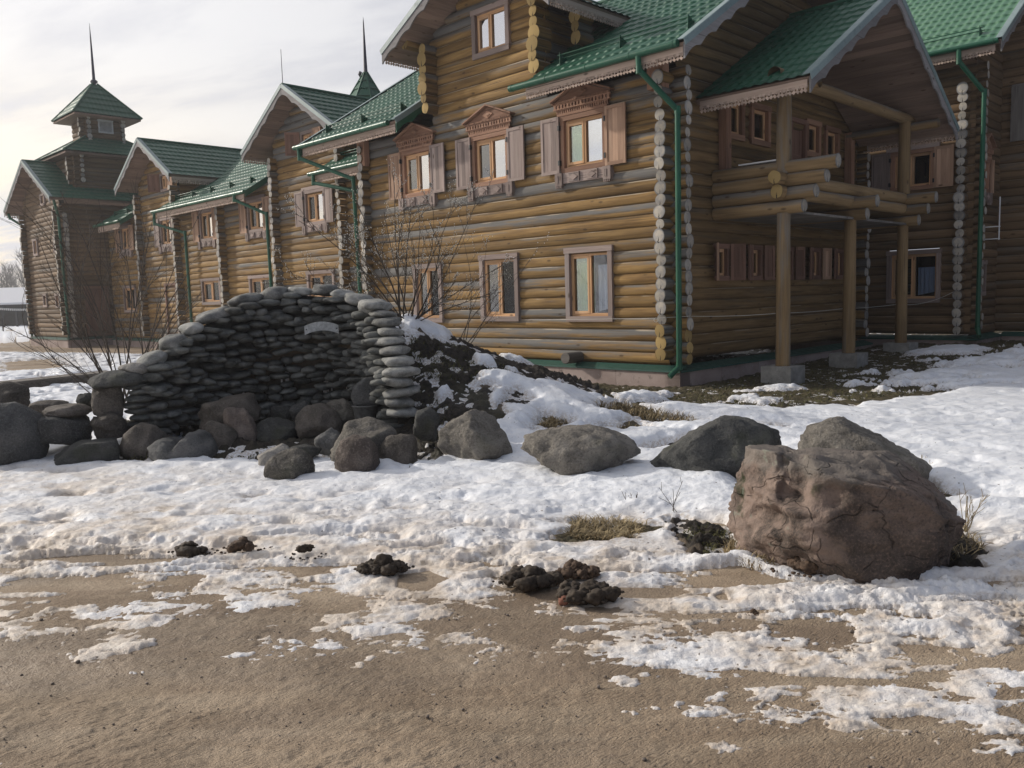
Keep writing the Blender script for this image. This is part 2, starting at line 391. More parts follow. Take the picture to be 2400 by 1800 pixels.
# ------------------------------------------------------------------ house frame (x to the right along the front wall, y into the house)
EX = np.array([math.sin(AZ), -math.cos(AZ), 0]); EY = np.array([math.cos(AZ), math.sin(AZ), 0])
P0 = gp(1594, 909); P0[2] = 0
HRZ = math.atan2(EX[1], EX[0])
def hw(x, y, z=0.): return P0 + EX * x + EY * y + np.array([0, 0, z])
def to_house(X, Y):
    return (X - P0[0]) * EX[0] + (Y - P0[1]) * EX[1], (X - P0[0]) * EY[0] + (Y - P0[1]) * EY[1]
# ------------------------------------------------------------------ niche wall plan (world) : x, y, top height
NW = np.array([[-4.06, 9.20, .88], [-3.86, 9.55, 1.18], [-3.55, 9.90, 1.45], [-3.15, 10.2, 1.66], [-2.70, 10.38, 1.75], [-2.20, 10.36, 1.73], [-1.78, 10.1, 1.62], [-1.52, 9.70, 1.44], [-1.37, 9.32, 1.14], [-1.26, 8.98, .80]])
def spline(P, n):
    P = np.asarray(P, float); k = len(P); Q = np.concatenate([[2 * P[0] - P[1]], P, [2 * P[-1] - P[-2]]]); o = []
    for i in range(k - 1):
        t = np.linspace(0, 1, n, endpoint=(i == k - 2))[:, None]; a, b, c, d = Q[i:i + 4]
        o.append(.5 * (2 * b + (c - a) * t + (2 * a - 5 * b + 4 * c - d) * t ** 2 + (3 * b - a - 3 * c + d) * t ** 3))
    return np.concatenate(o)
NWC = spline(NW, 14)
def poly_sd(P, X, Y):              # signed distance, negative inside
    P = np.asarray(P, float); d = np.full(X.shape, 1e9); ins = np.zeros(X.shape, bool)
    for i in range(len(P)):
        a, b = P[i], P[(i + 1) % len(P)]; e = b - a; wx, wy = X - a[0], Y - a[1]
        t = np.clip((wx * e[0] + wy * e[1]) / (e @ e + 1e-12), 0, 1)
        d = np.minimum(d, (wx - t * e[0]) ** 2 + (wy - t * e[1]) ** 2)
        c = (a[1] > Y) != (b[1] > Y)
        ins ^= c & (X < a[0] + (Y - a[1]) * (e[0] / (e[1] if abs(e[1]) > 1e-9 else 1e-9)))
    d = np.sqrt(d); return np.where(ins, -d, d)
NICHE = np.concatenate([NWC[:, :2] , [[-1.45, 8.5], [-4.0, 8.5]]])
RIDX = [-7, -5.4, -4.6, -4.1, -3.6, -2.8, -2.3, -1.7, -1.3, -.65, 0, .7, 1.4, 2.3, 3.2]
RIDZ = [0, .05, .20, .45, .95, 1.36, 1.46, 1.36, 1.16, .96, .74, .46, .27, .06, 0]
def H(X, Y):                       # terrain height (world)
    X, Y = np.asarray(X, float), np.asarray(Y, float)
    hx, hy = to_house(X, Y)
    z = .26 * sst(1.5, 8.5, hy) * sst(-1.5, .6, hx)
    z = z + .05 * f2(X * .25, Y * .25, 3, 3) * sst(3, 9, Y)
    rid = np.interp(X, RIDX, RIDZ)
    yc = 11.0
    front = np.where(X > -1.3, 8.15 + np.clip(X + .3, 0, 3) * .25, 8.3)
    g = sst(front, yc, Y) * (1 - sst(yc + .3, 13.6, Y))
    g = np.where(Y < yc, g ** .9, g)
    z = z + rid * g * (1 + .10 * f2(X * 1.3, Y * 1.3, 3, 9))
    z = z + .12 * sst(7.4, 8.6, Y) * (1 - sst(9, 11, Y)) * sst(-1.9, -.6, X) * (1 - sst(2.6, 3.6, X))
    sd = poly_sd(NICHE, X, Y)
    floor = .12 + .02 * f2(X * 3, Y * 3, 3, 4)
    w = sst(.05, -.12, sd)
    z = z * (1 - w) + floor * w * sst(8.4, 8.9, Y)
    return z
_TS = np.concatenate([np.geomspace(1.5, 14, 240), np.geomspace(14.2, 90, 120), np.geomspace(95, 900, 30)])
def gpzs(P, lift=0.):
    """where the sight lines through photo points P meet the terrain"""
    P = np.asarray(P, float).reshape(-1, 2); out = []
    for q in range(0, len(P), 1500):
        Q = P[q:q + 1500]; R_ = np.stack([(Q[:, 0] - 1200) / FOC, -(Q[:, 1] - 900) / FOC, np.ones(len(Q))], 1) @ CAMR
        W = EYE + R_[:, None] * _TS[None, :, None]; dz = W[..., 2] - H(W[..., 0], W[..., 1]) - lift
        hit = dz < 0; i = np.where(hit.any(1), np.argmax(hit, 1), len(_TS) - 1); i = np.maximum(i, 1); k = np.arange(len(Q))
        d0, d1 = dz[k, i - 1], dz[k, i]; f = np.clip(d0 / (d0 - d1 + 1e-9), 0, 1); t = _TS[i - 1] * (1 - f) + _TS[i] * f
        w = EYE + R_ * t[:, None]; w[:, 2] -= lift; out.append(w)
    return np.concatenate(out)
def gpz(px, py, lift=0.): return gpzs([[px, py]], lift)[0]
def w2(poly): return gpzs(poly)[:, :2]
# ------------------------------------------------------------------ areas read from the photo, put on the ground
ROAD = [(-500, 1480), (0, 1452), (230, 1452), (300, 1478), (390, 1452), (560, 1428), (700, 1440), (750, 1500), (930, 1512), (1090, 1482), (1350, 1462), (1390, 1545), (1500, 1530), (1700, 1592), (1860, 1612), (2050, 1630), (2160, 1690), (2280, 1690), (2420, 1680), (2900, 1680), (2900, 2600), (-500, 2600)]
SLUSH = [[(60, 1375), (200, 1352), (440, 1360), (430, 1405), (300, 1425), (120, 1405)],
         [(560, 1392), (760, 1372), (900, 1390), (880, 1440), (700, 1425)],
         [(1150, 1345), (1290, 1335), (1420, 1372), (1400, 1420), (1250, 1470), (1080, 1440), (1180, 1392)],
         [(1100, 1410), (1440, 1430), (1430, 1500), (1150, 1530), (930, 1500), (960, 1440)],
         [(1590, 1485), (1700, 1462), (1830, 1500), (1800, 1522), (1640, 1515)],
         [(1830, 1442), (2010, 1430), (2160, 1458), (2140, 1492), (1900, 1490)],
         [(2290, 1475), (2400, 1430), (2700, 1420), (2700, 1530), (2400, 1560), (2320, 1505)],
         [(2345, 1375), (2400, 1280), (2700, 1250), (2700, 1410), (2400, 1412)]]
BARE = [[(920, 1346), (1010, 1336), (1062, 1356), (1000, 1386), (930, 1376)], [(690, 1336), (760, 1331), (782, 1346), (700, 1353)],
        [(1380, 1372), (1600, 1378), (1640, 1390), (1580, 1408), (1440, 1402)], [(1665, 1395), (1700, 1385), (1720, 1410), (1680, 1416)],
        [(2108, 1512), (2190, 1516), (2250, 1548), (2170, 1556)]]
SNOWB = [[(1665, 1745), (1700, 1735), (1735, 1755), (1720, 1780), (1680, 1778)], [(2010, 1790), (2040, 1778), (2070, 1800), (2040, 1830), (2010, 1820)],
         [(1625, 1640), (1700, 1625), (1690, 1640)], [(1430, 1585), (1490, 1580), (1480, 1600)], [(1080, 1560), (1180, 1500), (1200, 1520), (1110, 1575)], [(590, 1500), (640, 1480), (650, 1500), (610, 1515)], [(2200, 1710), (2240, 1690), (2250, 1700)], [(2290, 1760), (2400, 1740), (2400, 1760)]]
GRASS = [[(1240, 852), (1330, 890), (1420, 930), (1520, 950), (1640, 962), (1800, 966), (2000, 960), (2120, 938), (2330, 905), (2900, 880), (2900, 740), (2290, 785), (2000, 795), (1850, 820), (1600, 880), (1400, 870)],
         [(1390, 948), (1480, 952), (1640, 992), (1620, 1003), (1500, 984), (1405, 966)],
         [(1255, 1003), (1290, 980), (1340, 992), (1300, 1006)], [(1400, 1012), (1480, 995), (1530, 1012), (1480, 1020)],
         [(1325, 1256), (1360, 1222), (1450, 1226), (1520, 1240), (1485, 1266), (1400, 1272)],
         [(2080, 1112), (2170, 1140), (2230, 1165), (2200, 1170), (2110, 1140)], [(1780, 1002), (1850, 1010), (1840, 1020), (1790, 1015)]]
SOIL = [[(930, 775), (960, 782), (1060, 802), (1150, 844), (1240, 890), (1330, 908), (1307, 908), (1242, 896), (1160, 878), (1128, 878), (1100, 898), (1160, 918), (1156, 955), (1200, 978), (1180, 1000), (1100, 1000), (1040, 1090), (960, 1115), (900, 1010), (925, 850)], [(1182, 930), (1215, 924), (1240, 940), (1225, 956), (1190, 952)],
        [(290, 990), (560, 960), (800, 960), (900, 1000), (960, 1105), (880, 1088), (760, 1086), (640, 1082), (520, 1090), (380, 1088), (280, 1092)],
        [(1575, 1250), (1640, 1228), (1730, 1250), (1760, 1300), (1660, 1312), (1605, 1288)], [(2190, 1250), (2260, 1232), (2330, 1292), (2318, 1345), (2240, 1342), (2170, 1320)],
        [(1760, 1250), (2200, 1240), (2230, 1300), (1990, 1318), (1940, 1350), (1880, 1345), (1800, 1330)], [(1155, 935), (1210, 932), (1215, 952), (1165, 958)], [(1730, 1120), (1760, 1100), (1750, 1165), (1725, 1150)],
        [(1560, 1218), (1600, 1210), (1610, 1222), (1570, 1228)], [(1500, 1062), (1560, 1040), (1620, 1030), (1580, 1050), (1520, 1075)]]
MSNOW = [[(938, 762), (1007, 770), (1085, 794), (1062, 806), (1000, 788), (942, 800)], [(1012, 936), (1030, 918), (1062, 908), (1058, 932), (1030, 944)], [(1105, 838), (1150, 846), (1160, 862), (1122, 856)], [(1190, 866), (1220, 872), (1215, 880)], [(988, 1046), (1010, 1038), (1014, 1052), (992, 1056)]]
HSNOW = [[(1690, 946), (1760, 928), (1820, 934), (1800, 952)], [(1735, 918), (1800, 908), (1885, 906), (1850, 920)], [(1450, 935), (1560, 925), (1600, 932), (1500, 942)], [(2138, 832), (2200, 818), (2310, 815), (2290, 830)]]
HBROKEN = [[(2080, 905), (2180, 860), (2330, 835), (2900, 805), (2900, 910), (2300, 925)]]
FARB = [[(-600, 800), (0, 800), (420, 812), (440, 832), (200, 828), (-100, 826), (-600, 830)], [(0, 850), (120, 842), (150, 862), (20, 872)]]
def patches(lst, X, Y, base, soft, mode, noise):
    for P in lst:
        Q = w2(P); lo = Q.min(0) - soft * 3 - .3; hi = Q.max(0) + soft * 3 + .3
        m = (X > lo[0]) & (X < hi[0]) & (Y > lo[1]) & (Y < hi[1])
        if not m.any(): continue
        sd = poly_sd(Q, X[m], Y[m]) / soft + noise[m]
        base[m] = np.minimum(base[m], sd) if mode == 'min' else np.maximum(base[m], -sd)
    return base
def ground_fields(X, Y):
    d = np.hypot(X, Y)
    z0 = H(X, Y)
    n = f2(X * 2.2 + Y * .25, Y * 3.6, 5, 21, .6)
    nb = f2(X * .55, Y * .9, 3, 31)
    nn = n * .9 + nb * .35
    S = np.full(X.shape, 3.)                                  # snow cover
    S = patches(FARB, X, Y, S, .8, 'min', nn * .8)
    far = sst(10.5, 14, Y) * (1 - sst(-3.5, -1.5, X)); S = np.minimum(S, 3 - far * (2.1 + 2.4 * np.clip(nn + .1, -1, 1)))
    G_ = np.full(X.shape, 3.); G_ = patches(GRASS, X, Y, G_, .22, 'min', nn * .7)
    D_ = np.full(X.shape, 3.); D_ = patches(SOIL, X, Y, D_, .10, 'min', nn * .8)
    hx, hy = to_house(X, Y)
    ins = (hy > -1.0) & (Y > 12.5) & (hx > -9); G_ = np.where(ins, np.minimum(G_, -1 + nn), G_)
    mr_ = np.interp(X, RIDX, RIDZ); bk = (Y > np.where(X > -.8, 10.25, 10.6)) & (Y < 13.2) & (X > -1.7) & (X < 1.15) & (mr_ > .25); D_ = np.where(bk, np.minimum(D_, -.6 + nn * .9), D_)
    S = np.minimum(S, np.minimum(G_, D_) * 1.2)
    S = patches(HSNOW, X, Y, S, .25, 'max', nn * 1.0); S = patches(HBROKEN, X, Y, S, .6, 'max', f2(X * 1.6, Y * 4.2, 5, 97, .6) * 2.2 + .55)
    S = patches(MSNOW, X, Y, S, .06, 'max', nn * 1.2 + .25)
    sdn = poly_sd(NICHE, X, Y); S = np.minimum(S, np.where(Y > 8.75, sdn / .12 - 1.2 + nn * .3, 9.)); D_ = np.minimum(D_, np.where(Y > 8.7, sdn / .2, 9.))
    road = np.full(X.shape, 9.); road = patches([ROAD], X, Y, road * 0 + 40, 1., 'min', 0 * nn)
    lac = f2(X * 4.2, Y * 8.5, 6, 91, .68); nr_ = nn * .85 + .85 * lac * sst(7.0, 5.0, Y)
    S = np.minimum(S, np.where(road > 0, road * .95, road * 5.) + nr_ * 1.25 + .52)
    S = patches(SLUSH, X, Y, S, .16, 'min', nr_ * 1.6 + .25)
    stk = np.maximum(0, f2(X * .75 + Y * .2, Y * 5.5, 5, 99, .6) - .02); S = np.where((road < 1.3) & (road > -.15), np.minimum(S, 1.25 - 3.6 * stk + .45 * lac + 1.1 * np.clip(road, 0, 1.3)), S)
    S = patches(BARE, X, Y, S, .045, 'min', nn * .5)
    S = patches(SNOWB, X, Y, S, .05, 'max', nr_ * 1.1 + .3)
    edge = sst(0, 1, -road) 
    return z0, S, G_, D_, road, n, nb
def sheet(name, mat, X, Y, Z, cols, attrs):
    r, c = X.shape; me = bpy.data.meshes.new(name)
    me.vertices.add(r * c); me.vertices.foreach_set('co', np.stack([X, Y, Z], -1).astype(np.float32).ravel())
    i = (np.arange(r - 1)[:, None] * c + np.arange(c - 1)[None]).ravel()
    f = np.stack([i, i + 1, i + c + 1, i + c], -1)
    me.loops.add(f.size); me.loops.foreach_set('vertex_index', f.ravel().astype(np.int32))
    me.polygons.add(len(f)); me.polygons.foreach_set('loop_start', (np.arange(len(f)) * 4).astype(np.int32))
    me.polygons.foreach_set('use_smooth', np.ones(len(f), bool)); me.materials.append(mat); me.update(calc_edges=True)
    a = me.attributes.new('msk', 'FLOAT_VECTOR', 'POINT'); a.data.foreach_set('vector', attrs.astype(np.float32).reshape(-1))
    o = bpy.data.objects.new(name, me); COL.objects.link(o); o['kind'] = 'structure'; return o
def build_ground():
    nr, nc = (900, 760)
    rr = np.concatenate([[.5, .9, 1.4, 1.8], np.geomspace(2.1, 46, nr), np.geomspace(50, 2500, 26)])
    th = np.radians(np.concatenate([np.linspace(-100, -42, 24)[:-1], np.linspace(-42, 42, nc), np.linspace(42, 100, 24)[1:]]))
    Rr, Th = np.meshgrid(rr, th, indexing='ij'); X = Rr * np.sin(Th); Y = Rr * np.cos(Th)
    z0, S, Gm, Dm, road, n, nb = ground_fields(X, Y)
    fine = f2(X * 9, Y * 9, 4, 41); f3 = f2(X * 26, Y * 26, 3, 43)
    gw = sst(.25, -.25, Gm); dw = sst(.25, -.25, Dm)
    onroad = sst(.5, -.1, road)
    rut = f2(X * .9 + 3, Y * 5.5, 4, 61)                       # tyre-dragged mud, along the road
    lump = np.maximum(0, f2(X * 5, Y * 7, 4, 63)) ** 1.5
    xr, yr = X * .82 + Y * .57, -X * .57 + Y * .82
    rdg = np.maximum(0, .5 - np.abs(f2(xr * 5, yr * 15, 4, 67, .6))) * sst(-.15, .45, f2(X * .9, Y * 1.4, 3, 69))
    pit = np.maximum(0, f2(X * 14, Y * 22, 3, 65) - .25)
    zg = z0 + .0012 * fine + gw * (.02 * fine + .012 * f3) + dw * (.035 * fine + .02 * f3) + onroad * (.013 * rdg + .0035 * rut + .003 * lump + .0014 * f3 - .005 * pit) + .0012 * f3
    zg = zg - .35 * sst(60, 140, Rr) * 0
    wet = sst(.2, .9, f2(X * .7, Y * 1.6, 3, 71) + .3)
    sheet('ground', M['ground'], X, Y, zg, None, np.stack([gw, dw, wet], -1))
    # snow: a sheet of its own with real thickness, diving under the bare ground
    k = sst(-.14, .16, S); k2 = sst(.2, 2.2, S); thick = .010 + k2 * .045
    tr = f2(X * 3.2, Y * 4.6, 4, 81, .55); hol = np.maximum(0, f2(X * 2.4 + 7, Y * 3.4, 3, 83)) ** 2
    lac_ = f2(X * 7, Y * 12, 4, 93, .6); wr = f2(X * 5.5, Y * 13, 4, 85, .6); ft = np.maximum(0, vn2(X * 5.2, Y * 5.2 + 9, 87) - .35) ** 1.3
    clean = sst(.5, 1.8, road) * sst(5.8, 7.6, Y + .35 * X)
    near = sst(.1, 1.7, road)                                   # trodden thin ice near the road
    amp = np.clip(S, 0, 1)
    thick = thick * (.18 + .82 * near) + .020 * near * k + .004 * np.clip(lac_, -1, 1) * (1 - near)
    zs = z0 - .011 + k * (.012 + thick) + amp * ((.009 + .010 * clean * (Y < 10)) * tr * (.5 + .5 * near) + .008 * wr * (1 - .75 * clean) - .045 * hol * (1 - .5 * clean) * near - .045 * ft * sst(.3, 1.2, S) + .006 * fine * (1 - .6 * clean) + .0035 * f3 * (1 - .6 * clean)) + .05 * clean * amp
    dirty = np.clip((1 - sst(0, 2.6, road)) * 1.0 + .35 * sst(.8, -2.5, X) * (1 - clean) + .45 * (1 - clean) * sst(.0, .9, nb + .4 * n) + .5 * hol * (1 - clean), 0, 1)
    thin = 1 - sst(.0, .9, S)
    lo = sst(.15, -.75, tr) * (1 - .75 * clean)
    sheet('snow', M['snow'], X, Y, zs, None, np.stack([dirty, thin, lo], -1))
def mk_ground():
    g = G('ground'); p = g.n('NewGeometry').outputs['Position']; k = g.xyz(g.attr('msk'))
    n1 = g.noise(p, 1.3, 5, .6); n2 = g.noise(p, 22., 5, .65); n3 = g.noise(p, 90., 3, .7); n4 = g.noise(g.scale(p, (1.5, 6, 1)), 1., 4, .6)
    dirt = g.ramp(g.ma('ADD', g.ma('MULTIPLY', n1, .5), g.ma('MULTIPLY', n4, .5)), [(.34, (.29, .215, .145)), (.5, (.385, .295, .205)), (.66, (.47, .375, .27))])
    n6 = g.noise(g.scale(p, (.5, 2.2, 1)), 1., 4, .6, .8)
    dirt = g.mix(g.mr(n6, .46, .62, 0, .6), dirt, (.24, .172, .114))
    gn_ = g.noise(p, 160., 2, .6); dirt = g.mix(g.mr(gn_, .56, .66, 0, .55), dirt, (.42, .34, .25)); dirt = g.mix(g.mr(gn_, .44, .34, 0, .5), dirt, (.10, .07, .045))
    dirt = g.mix(g.ma('MULTIPLY', k[2], .35), dirt, (.22, .16, .11))
    n5 = g.noise(g.scale(p, (30, 55, 30)), 1., 4, .65)
    dirt = g.mix(g.mr(n5, .58, .70, 0, .55), dirt, (.16, .115, .078))
    dirt = g.mix(g.mr(n2, .56, .70, 0, .3), dirt, (.19, .14, .095))
    dirt = g.mix(g.mr(n3, .60, .70, 0, .55), dirt, (.33, .28, .22))
    dirt = g.mix(g.mr(n3, .40, .30, 0, .6), dirt, (.07, .052, .038))
    gr = g.mix(g.mr(n2, .35, .65), (.050, .045, .022), (.125, .100, .055))
    gr = g.mix(g.mr(n3, .55, .7, 0, .6), gr, (.20, .165, .10))
    gr = g.mix(g.mr(n1, .5, .65, 0, .6), gr, (.055, .046, .03))
    so = g.mix(g.mr(n2, .35, .65), (.012, .010, .008), (.045, .035, .026))
    so = g.mix(g.mr(n1, .52, .66, 0, .5), so, (.055, .052, .024))
    col = g.mix(k[0], dirt, gr); col = g.mix(k[1], col, so)
    rp = g.n('VectorRotate', {'Vector': p, 'Angle': -.61}, rotation_type='Z_AXIS').outputs[0]
    st_ = g.noise(g.scale(rp, (16, 52, 16)), 1., 5, .62); st_ = g.ma('SUBTRACT', .5, g.ma('ABSOLUTE', g.ma('SUBTRACT', g.ma('MULTIPLY', st_, 2.), 1.)))
    st_ = g.ma('MULTIPLY', st_, g.mr(g.noise(p, 1.6, 3), .38, .62, .25, 1.))
    h = g.ma('ADD', g.ma('ADD', g.ma('ADD', g.ma('MULTIPLY', n2, .7), g.ma('MULTIPLY', st_, 2.6)), g.ma('MULTIPLY', n3, .6)), g.ma('MULTIPLY', n5, -.5))
    M['ground'] = g.bsdf(col, g.ma('SUBTRACT', .80, g.ma('MULTIPLY', k[2], .3)), g.bump(h, .85, .016), .35)
    g = G('snow'); p = g.n('NewGeometry').outputs['Position']; k = g.xyz(g.attr('msk'))
    n1 = g.noise(p, 2.2, 5, .65); n2 = g.noise(p, 35., 4, .7); n3 = g.noise(p, 9., 4, .6)
    col = g.mix(g.mr(n3, .35, .65), (.80, .825, .87), (.86, .875, .90))
    d = g.ma('MULTIPLY', k[0], g.mr(g.ma('ADD', n1, g.ma('MULTIPLY', k[2], .18)), .30, .66, .15, 1.))
    col = g.mix(g.ma('MULTIPLY', d, .85), col, g.mix(g.mr(n3, .3, .7), (.58, .46, .34), (.76, .67, .56)))
    col = g.mix(g.ma('MULTIPLY', g.ma('MULTIPLY', k[2], k[0]), g.mr(n3, .48, .60, 0, .8)), col, (.30, .225, .155))
    col = g.mix(g.ma('MULTIPLY', k[1], g.mr(n2, .38, .62, .1, .8)), col, (.42, .345, .27))
    sp = g.mr(g.noise(p, 26., 2, .5), .715, .74, 0, .8); col = g.mix(sp, col, (.10, .07, .045))
    cr_ = g.noise(g.scale(p, (16, 34, 20)), 1., 6, .68, .5); gr_ = g.noise(p, 120., 2, .6)
    h = g.ma('ADD', g.ma('ADD', g.ma('MULTIPLY', n2, .5), n3), g.ma('ADD', g.ma('MULTIPLY', cr_, 1.3), g.ma('MULTIPLY', gr_, .25)))
    M['snow'] = g.bsdf(col, .5, g.bump(h, .55, .022), .4)
mk_ground()
build_ground()
# ------------------------------------------------------------------ buildings
class House:
    def __init__(s, name, label, cat, bx, by, bz=0., group=None):
        s.base = np.array([bx, by, bz]); s.root = thing(name, label, cat, hw(bx, by, bz), HRZ, group)
    def part(s, name, mb, mat, parent=None, label=None):
        o = link(name, mb.mesh(name, mat, s.base), parent or s.root)
        if label: o['label'] = label
        return o
def FA(x, y, z=0.): return Fr((x, y, z), (1, 0, 0), (0, 0, 1), (0, -1, 0))      # wall facing the road (-y)
def FB(x, y, z=0.): return Fr((x, y, z), (0, 1, 0), (0, 0, 1), (1, 0, 0))      # wall facing +x
SP = .198
def wall(mb, fr, s0, s1, z0, z1, ops=(), gable=None, phase=0., r=.142, step=.4, back=.142):
    z = z0 + SP * (.5 + phase)
    while z < z1 + .01:
        a, b = (s0, s1) if gable is None else gable(z, s0, s1)
        iv = [(a, b)] if b - a > .1 else []
        for (oa, ob, za, zb) in ops:
            if za + .045 < z < zb - .045:
                iv = [q for (p, w) in iv for q in ((p, min(w, oa)), (max(p, ob), w)) if q[1] - q[0] > .02]
        rr = r * (1 + RG.uniform(-.04, .05))
        for p, w in iv: log(mb, fr, p, w, z, -back, rr, step=step)
        z += SP
def chain(h, wm, x, y, axis, sgn, z0, z1, ln=.34, phase=0., golden=0, r=.100, bulge=.003, fade=1.):
    side = MB(); cap = side
    """log ends of a cross wall poking out through another wall"""
    z = z0 + SP * (.5 + phase); k = 0
    fr = FA(x, y, 0) if axis == 'y' else FB(x, y, 0)
    while z < z1:
        rr = r * RG.uniform(.74, 1.15); ds = RG.uniform(-.012, .012); dn = RG.uniform(-.03, .03)
        n1 = ln + dn
        # a round log along the n axis
        q = Fr(fr((ds, z, 0)), fr.M[2], fr.M[1], -fr.M[0] if False else np.cross(fr.M[2], fr.M[1]))
        log(side, q, -.02, n1, 0, 0, rr, full=True, step=.2)
        disc(cap, fr((ds, z, n1)), fr.M[0], fr.M[1], rr * 1.0, 14, 1.04, (.9 if k < golden else rd.random() * .6, rd.random(), 0), bulge, mi=1)
        z += SP * RG.uniform(.985, 1.015); k += 1
    if side.n: h.part('corner_log_ends', side, [M[wm], M['end']])
# ---- windows
def sash(h, par, fr, w, t, leaf=2, glass=('glass_green', 'glass_clear'), curtain=('curtain_white', .8, 0.), split=.5, mull=.05):
    """frame, panes, curtain and the dark room behind; fr centred on the opening, w x t its size"""
    mb = MB(); a, b, c, d = -w / 2, w / 2, -t / 2, t / 2; fw = .055
    for p, q, gr in (((a, c, -.10), (a + fw, d, -.03), 1), ((b - fw, c, -.10), (b, d, -.03), 1), ((a + fw, d - fw * 1.2, -.10), (b - fw, d, -.032), 0), ((a + fw, c, -.10), (b - fw, c + fw * 1.1, -.032), 0)): box(mb, fr, p, q, gr)
    m = a + w * split
    box(mb, fr, (m - mull / 2, c + fw, -.10), (m + mull / 2, d - fw, -.028), 1)
    if leaf == 2:                                                     # opening leaf on the left
        for p, q, gr in (((a + fw, c + fw, -.085), (a + fw + .035, d - fw, -.018), 1), ((m - mull / 2 - .035, c + fw, -.085), (m - mull / 2, d - fw, -.018), 1), ((a + fw + .035, d - fw * 1.2 - .04, -.085), (m - .06, d - fw * 1.2, -.02), 0), ((a + fw + .035, c + fw, -.085), (m - .06, c + fw + .045, -.02), 0)): box(mb, fr, p, q, gr)
    fo = h.part('sash_frame', mb, M['sash_wood'], par)
    for k, (p, q) in enumerate(((a + fw, m - mull / 2), (m + mull / 2, b - fw))):
        g = MB(); dn = -.066 if k else -.055; box(g, fr, (p, c + fw, dn - .006), (q, d - fw, dn)); h.part('pane', g, M[glass[k]], par)
    for cur in (curtain if isinstance(curtain, list) else [curtain] if curtain else []):
        cm, cov, x0 = cur[:3]; x1 = cur[3] if len(cur) > 3 else 1.; g = MB()
        cl = a + fw + x0 * w; n = 46; s = np.linspace(cl, a + (b - fw * .6 - a) * x1, n); ph = rd.random() * 6
        hem = c + fw + (.03 + .12 * np.clip((s - cl) / w * 1.6, 0, 1)) * (1 if x0 > .2 else .25)
        rows = np.linspace(0, 1, 9); nn = -.20 + .022 * np.sin(s * 62 + ph) + .012 * np.sin(s * 23 + ph * 2)
        v = np.array([[(si, hm + (c + t * cov - hm) * r, ni * (1 + .05 * (1 - r))) for si, hm, ni in zip(s, hem, nn)] for r in rows]).reshape(-1, 3)
        i = (np.arange(8)[:, None] * n + np.arange(n - 1)[None]).ravel()
        g.add(fr(v), np.stack([i, i + 1, i + n + 1, i + n], -1), smooth=True); h.part('curtain', g, M[cm], par)
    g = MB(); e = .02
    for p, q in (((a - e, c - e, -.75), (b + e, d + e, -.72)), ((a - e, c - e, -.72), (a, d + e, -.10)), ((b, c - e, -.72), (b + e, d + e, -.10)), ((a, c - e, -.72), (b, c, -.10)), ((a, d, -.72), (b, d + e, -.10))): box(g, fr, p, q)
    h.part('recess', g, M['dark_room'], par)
def casing(mb, fr, w, t, cw=.10, n0=-.10, n1=.045, proud=.0):
    a, b, c, d = -w / 2, w / 2, -t / 2, t / 2
    box(mb, fr, (a - .015, d - cw, n0), (b + .015, d, n1 + .012), 0); box(mb, fr, (a + .003, c, n0), (b - .003, c + cw, n1 + .004), 0)
    box(mb, fr, (a, c + cw, n0), (a + cw, d - cw, n1), 1); box(mb, fr, (b - cw, c + cw, n0), (b, d - cw, n1), 1)
def window_plain(h, fr, s, z, w, t, mat='casing_wood', name='window', label=None, **kw):
    f = fr.sh(s, z); mb = MB(); casing(mb, f, w, t)
    o = h.part(name, mb, M[mat], None, label); sash(h, o, f, w - .17, t - .19, **kw); return o
def leaf(mb, fr, w, t, panels=1, n=.0, th=.035):
    box(mb, fr, (0, 0, n), (.055, t, n + th), 1); box(mb, fr, (w - .055, 0, n), (w, t, n + th), 1)
    box(mb, fr, (.055, t - .06, n + .001), (w - .055, t, n + th - .001), 0); box(mb, fr, (.055, 0, n + .001), (w - .055, .06, n + th - .001), 0)
    for k in range(panels):
        q = t * k / panels
        if k: box(mb, fr, (.055, q - .03, n + .001), (w - .055, q + .03, n + th - .001), 0)
    m = 3 if panels == 1 else 1
    for k in range(m): box(mb, fr, (.055 + (w - .11) * k / m + .001, .06, n + .006), (.055 + (w - .11) * (k + 1) / m - .001, t - .06, n + th - .013), 1)
def motif(mb, fr, s, t, k=1., n0=0., n1=.018):
    """one cut-out cross of the eaves lace: four diagonal arms round a pierced middle"""
    for a in range(4):
        th = PI / 4 + a * PI / 2; c, q = math.cos(th), math.sin(th)
        P = [(.020, -.017), (.062, -.020), (.062, .020), (.020, .017)]
        prism(mb, fr, [(s + k * (x * c - y * q), t + k * (x * q + y * c)) for x, y in P], n0, n1, 0)
    for a in range(4):
        th = a * PI / 2; c, q = math.cos(th), math.sin(th)
        P = [(.013, -.028), (.034, -.020), (.034, .020), (.013, .028)]
        prism(mb, fr, [(s + k * (x * c - y * q), t + k * (x * q + y * c)) for x, y in P], n0 + .001, n1 - .001, 0)
def lace(mb, fr, L, k=1.12, pitch=.112, band=.085):
    box(mb, fr, (0, -band, 0), (L, 0, .02), 0)
    n = max(1, int(L / (pitch * k))); p = L / n
    for i in range(n):
        s = p * (i + .5)
        motif(mb, fr, s, -band - .042 * k, k)
        box(mb, fr, (s - .011, -band - .012, .002), (s + .011, -band, .017), 1)
    for i in range(n + 1):                                          # little pierced tongues between
        s = min(max(p * i, .012), L - .012); prism(mb, fr, [(s - .022 * k, -band), (s + .022 * k, -band), (s + .010 * k, -band - .045 * k), (s - .010 * k, -band - .045 * k)], .003, .016)
